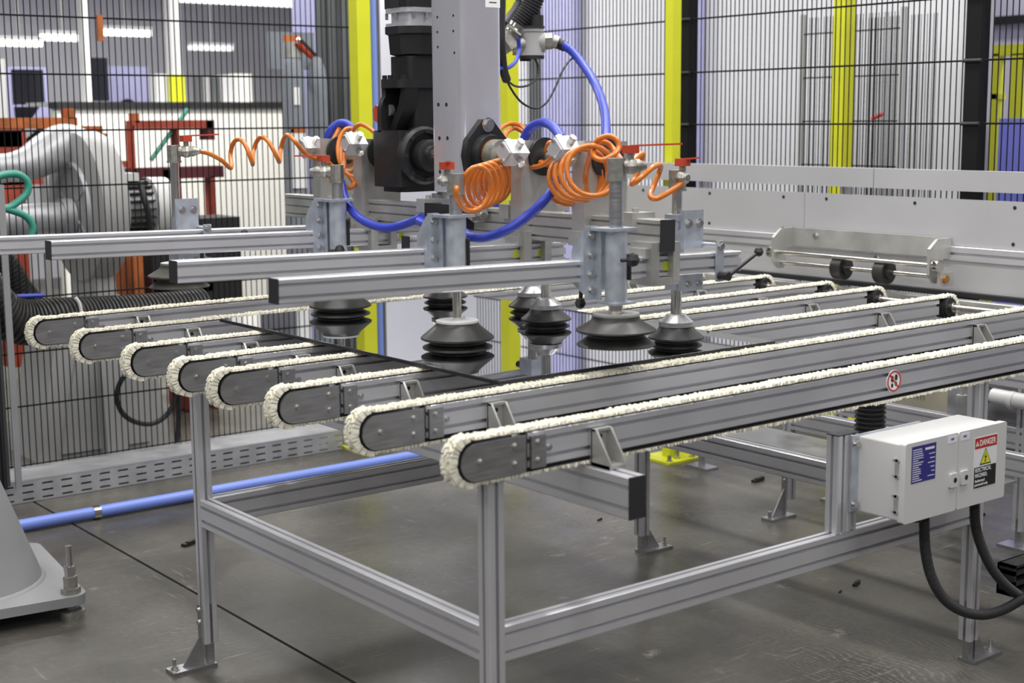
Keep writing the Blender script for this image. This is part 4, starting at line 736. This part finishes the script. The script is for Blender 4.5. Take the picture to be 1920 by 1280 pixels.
q = cat_rom([at(-60, 318, 'Y', 4.4)-bw.location, at(0, 316, 'Y', 4.42)-bw.location, at(50, 308, 'Y', 4.45)-bw.location, at(88, 288, 'Y', 4.5)-bw.location, at(125, 275, 'Y', 4.56)-bw.location, at(165, 290, 'Y', 4.62)-bw.location], 6)
M().tube(q, .08, 24, rs=[.072+.045*min(1, max(0, (k-8)/14)) for k in range(len(q))]).build('outlet_duct', A['sheet'], bw)
M().prism([(-.30, .0), (.42, .0), (.30, .78), (-.14, .78)], 'y', -.12, .30).build('pedestal', A['grey'], bw)
M().prism([(-.18, .03), (.30, .03), (.20, .55), (-.07, .55)], 'y', -.135, -.12).build('pedestal_face', A['grey'], bw)
M().prism([(-.22, .0), (.20, .0), (.15, BZC-.2), (-.15, BZC-.2)], 'x', .03, .14).build('saddle', A['grey'], bw)
mo = M().cyl((.16, 0, BZC-.02), (.40, 0, BZC-.02), .135, n=28).build('motor', A['sheet'], bw); fn = M()
for k in range(22):
    a = 2*math.pi*k/22; fn.box(.19, .13, -.004, .385, .158, .004, Matrix.Translation((0, 0, BZC-.02)) @ Matrix.Rotation(a, 4, 'X'))
lab(stuff(fn.build('cooling_fin', A['dark'], mo)), 'dark cooling fins'); M().box(.17, -.08, BZC+.125, .33, .06, BZC+.165).build('terminal_box', A['white'], mo); M().lathe([(.05, 0), (.160, 0), (.158, .10), (.12, .13), (.05, .13)], (.40, 0, BZC-.02), 28, RX_).build('fan_cowl', A['white'], mo)
hose('motor_cable', [(262, 342, 4.30), (270, 370, 4.26), (278, 400, 4.25), (282, 440, 4.27)], .016, A['dark'], 'black cable hanging over the ribbed blower motor', 'cable')
# green hoses, black duct, loop cable
hose('green_hose', [(-15, 335), (10, 327), (35, 327), (52, 342), (50, 362), (34, 378), (14, 390), (-8, 388)], .0165, A['green'], 'upper green hose loop at the left picture edge', Y=3.7, group='green hose loops')
hose('green_hose', [(-8, 388), (20, 394), (46, 404), (60, 420), (60, 438), (50, 455)], .0165, A['green'], 'lower green hose loop at the left picture edge', Y=3.7, group='green hose loops')
tag(corr(D3([(-60, 500, 3.62), (-10, 575, 3.62), (40, 603, 3.63), (110, 600, 3.66), (190, 596, 3.7), (280, 590, 3.72), (380, 580, 3.74)], 3.66), .098, .006, .021, 26).build('ribbed_duct', A['rubber']), 'thick black ribbed duct lying behind the rear conveyor end', 'duct')
tag(M().tube(cat_rom(D3([(142, 558), (150, 572), (155, 600)], 3.58), 6), .008, 8).build('duct_strap', A['white']), 'pale strap around the thick black ribbed duct', 'strap')
tag(corr(D3([(-30, 455), (5, 500), (30, 545), (60, 580)], 4.0), .075, .005, .018, 20).build('ribbed_duct', A['dark']), 'black ribbed duct rising behind the fence at the left picture edge', 'duct')
p = at(-5, 557, 'Y', 3.83); p1 = at(82, 553, 'Y', 3.83); tag(M().cyl(p, p1, .010, n=8).build('blue_sleeve', A['blue']), 'blue sleeve on a fence wire above the ribbed duct', 'sleeve')
hose('loop_cable', [(250, 690), (228, 712), (219, 742), (228, 772), (252, 790), (285, 794), (312, 778), (328, 748), (330, 715), (334, 700), (336, 740), (334, 800), (330, 845)], .0125, A['dark'], 'black cable looped in a circle behind the fence foot', 'cable', Y=3.9)
# red steel frames
rf = thing('red_frame', 'red steel frame with a top arm behind the blower motor', 'frame', (0, 5.6, 0))
def bx(par, mt, a, b, c_, d_, Y, th=.1, nm='beam'):
    p0 = at(a, b, 'Y', Y); p1 = at(c_, d_, 'Y', Y); o = par.location; return M().box(min(p0.x, p1.x)-o.x, Y-o.y, min(p0.z, p1.z)-o.z, max(p0.x, p1.x)-o.x, Y+th-o.y, max(p0.z, p1.z)-o.z).build(nm, A[mt], par)
rf.location = at(270, 800, 'Y', 5.6); rf.location.z = 0
for a, b, c_, d_, mt, n_ in ((248, 235, 283, 900, 'rust', 'upright'), (335, 240, 360, 900, 'rust', 'upright'), (248, 226, 402, 240, 'rust', 'top_arm'), (230, 316, 420, 332, 'maroon', 'cross_bar'), (396, 330, 412, 560, 'rust', 'upright'), (225, 302, 246, 314, 'rust', 'lug'), (253, 212, 262, 230, 'rusty', 'peg'), (386, 226, 403, 262, 'maroon', 'hook'), (306, 318, 340, 470, 'maroon', 'brace')): bx(rf, mt, a, b, c_, d_, 5.6, .1, n_)
p0 = at(283, 300, 'Y', 5.65); p1 = at(352, 205, 'Y', 5.65); tag(M().cyl(p0, p1, .014, n=8).build('green_rod', A['green']), 'thin green rod leaning across the red frame', 'rod')
of = thing('rusty_frame', 'rusty orange steel frame at the left picture edge behind the blower', 'frame', (0, 5.4, 0)); of.location = at(60, 800, 'Y', 5.4); of.location.z = 0
for a, b, c_, d_, mt, n_ in ((-20, 221, 146, 240, 'rusty', 'top_beam'), (128, 203, 140, 222, 'rusty', 'peg'), (118, 238, 148, 250, 'rusty', 'lug'), (-20, 246, 50, 275, 'rust', 'lower_beam'), (-20, 330, 82, 345, 'rust', 'lower_beam'), (20, 690, 40, 240, 'rust', 'upright'), (167, 236, 173, 250, 'rusty', 'peg'), (186, 236, 193, 250, 'rusty', 'peg'), (175, 250, 202, 275, 'rusty', 'lug')): bx(of, mt, a, b, c_, d_, 5.4, .12, n_)
rr = thing('red_rack', 'dark red and black stack of crates behind the free hanging dusty cup', 'rack', (0, 5.0, 0)); rr.location = at(350, 800, 'Y', 5.0); rr.location.z = 0
for a, b, c_, d_, mt, n_ in ((250, 470, 282, 770, 'rusty', 'upright'), (345, 470, 372, 770, 'rust', 'upright'), (396, 470, 410, 770, 'rust', 'upright'), (284, 440, 345, 690, 'dark', 'crate'), (372, 410, 460, 690, 'dark', 'crate'), (285, 520, 400, 545, 'maroon', 'shelf')): bx(rr, mt, a, b, c_, d_, 5.0, .3, n_)
# gas cylinders
def gas(px0, px1, pytop, Y, label, full):
    a = at(px0, pytop, 'Y', Y); b_ = at(px1, pytop, 'Y', Y); r = (b_.x-a.x)/2*.86; h = a.z
    t = thing('gas_cylinder', label, 'cylinder', ((a.x+b_.x)/2, Y, 0), 'gas cylinders by the dark wall'); M().lathe([(.02, 0), (r, .01), (r, h-.14), (r*.86, h-.06), (r*.5, h), (.02, h+.01)], n=24).build('bottle', A['cyl'], t)
    if full:
        M().lathe([(r*.3, h-.03), (r*.75, h-.03), (r*.75, h+.06), (r*.3, h+.06)], n=20).build('collar', A['alu_dull'], t); M().box(-r*.75, -r-.004, h-.78, r*.45, -r*.6, h-.44).build('label_sheet', A['paper'], t); M().box(-r*.75, -r-.006, h-.46, r*.45, -r*.6, h-.43).build('label_band', A['rusty'], t); M().box(-r*.5, -r-.004, h-.3, 0, -r*.8, h-.2).build('sticker', A['paper'], t)
    return t
gas(526, 570, 98, 4.75, 'grey gas cylinder with white label sheet beside the partition end', True); gas(575, 612, 110, 4.95, 'darker gas cylinder just right of the labelled one', False)
gb = thing('gas_panel', 'grey gas panel with an orange sticker above the labelled cylinder', 'panel', at(545, 60, 'Y', 5.0)); M().box(-.14, 0, -.22, .16, .04, .0).build('panel', A['cyl'], gb); M().box(-.05, -.006, -.085, .07, 0, -.02).build('sticker', A['rusty'], gb); M().box(-.03, -.006, -.13, .04, 0, -.10).build('sticker', A['paper'], gb)
p0 = at(556, 78, 'Y', 4.7); p1 = at(585, 106, 'Y', 4.7); tg = thing('torch_handle', 'red and black torch handle hooked above the gas cylinders', 'torch', p0); M().cyl((0, 0, 0), (p1-p0), .024, .020, n=12).build('grip', A['red'], tg); M().cyl((.012, -.012, .012), (p1-p0)+Vector((.014, -.012, .006)), .014, n=10).build('trigger', A['dark'], tg); M().lathe([(.003, -.02), (.018, 0), (.003, .02)], (.005, -.02, .01), 12).build('tip', A['chrome'], tg)
# ------------------------------------------------------------------ pedestal at the lower left
pd = thing('machine_pedestal', 'grey conical machine pedestal with flange at the lower left', 'pedestal', (-.40, 2.35, 0))
M().lathe([(.10, .086), (.302, .086), (.140, .545), (.10, .56), (.10, 2.2), (.05, 2.2)], n=48).build('cone', A['pgrey'], pd)
bxv = Vector((-.115+.40, 1.985-2.35, 0)); an = math.atan2(bxv.y, bxv.x); R = bxv.length; fp = []
for k in range(4):                       # square flange with rounded corners, a levelling bolt at each corner
    a = an+k*math.pi/2
    for j in range(-5, 6): b_ = a+j*math.pi/20*.95; fp.append(((R-.005)*math.cos(a)+.052*math.cos(b_), (R-.005)*math.sin(a)+.052*math.sin(b_)))
M().prism(fp, 'z', .052, .086).build('flange', A['pgrey'], pd); M().lathe([(.298, .086), (.312, .086), (.305, .094), (.296, .096)], n=48).build('weld_bead', A['pgrey'], pd)
lb = thing('levelling_bolt', 'threaded steel levelling bolt with nuts through the pedestal flange', 'bolt', (-.115, 1.985, 0))
M().lathe([(.012, 0), (.043, 0), (.043, .026), (.024, .032), (.012, .032)], n=24).build('foot_disc', A['cast'], lb); M().cyl((0, 0, .03), (0, 0, .088), .021, n=16).build('shank', A['cast'], lb)
M().cyl((0, 0, .0865), (0, 0, .106), .034, n=6).cyl((0, 0, .106), (0, 0, .146), .024, n=6).build('lock_nut', A['cast'], lb); M().cyl((0, 0, .146), (0, 0, .163), .018, n=6).cyl((0, 0, .163), (0, 0, .182), .020, n=6).cyl((0, 0, .182), (0, 0, .255), .0115, n=12).build('threaded_rod', A['bolt'], lb)
# ------------------------------------------------------------------ floor scraps
def scrap(px, py, s_, l_, mt='scrap', rot=.4):
    p = at(px, py, 'Z', 0); m = Matrix.Translation((p.x, p.y, 0)) @ Matrix.Rotation(rot, 4, 'Z'); tag(M().box(-s_, -s_*.35, 0, s_, s_*.35, min(.012, s_*.4), m).box(-s_*.5, -s_*.4, 0, s_*1.2, s_*.1, min(.018, s_*.6), m).build('floor_scrap', A[mt]), l_, 'scrap', 'scraps on the floor')
scrap(355, 1021, .035, 'black plug lying on the floor left of the rear table leg'); scrap(1124, 975, .014, 'small black scrap on the floor left of the cross beam end'); scrap(1605, 1096, .022, 'thin black scrap on the floor in front of the long rail'); scrap(1575, 1110, .010, 'tiny black scrap on the floor in front of the long rail'); scrap(1420, 902, .035, 'black cable piece on the floor below the right rail', rot=.2)
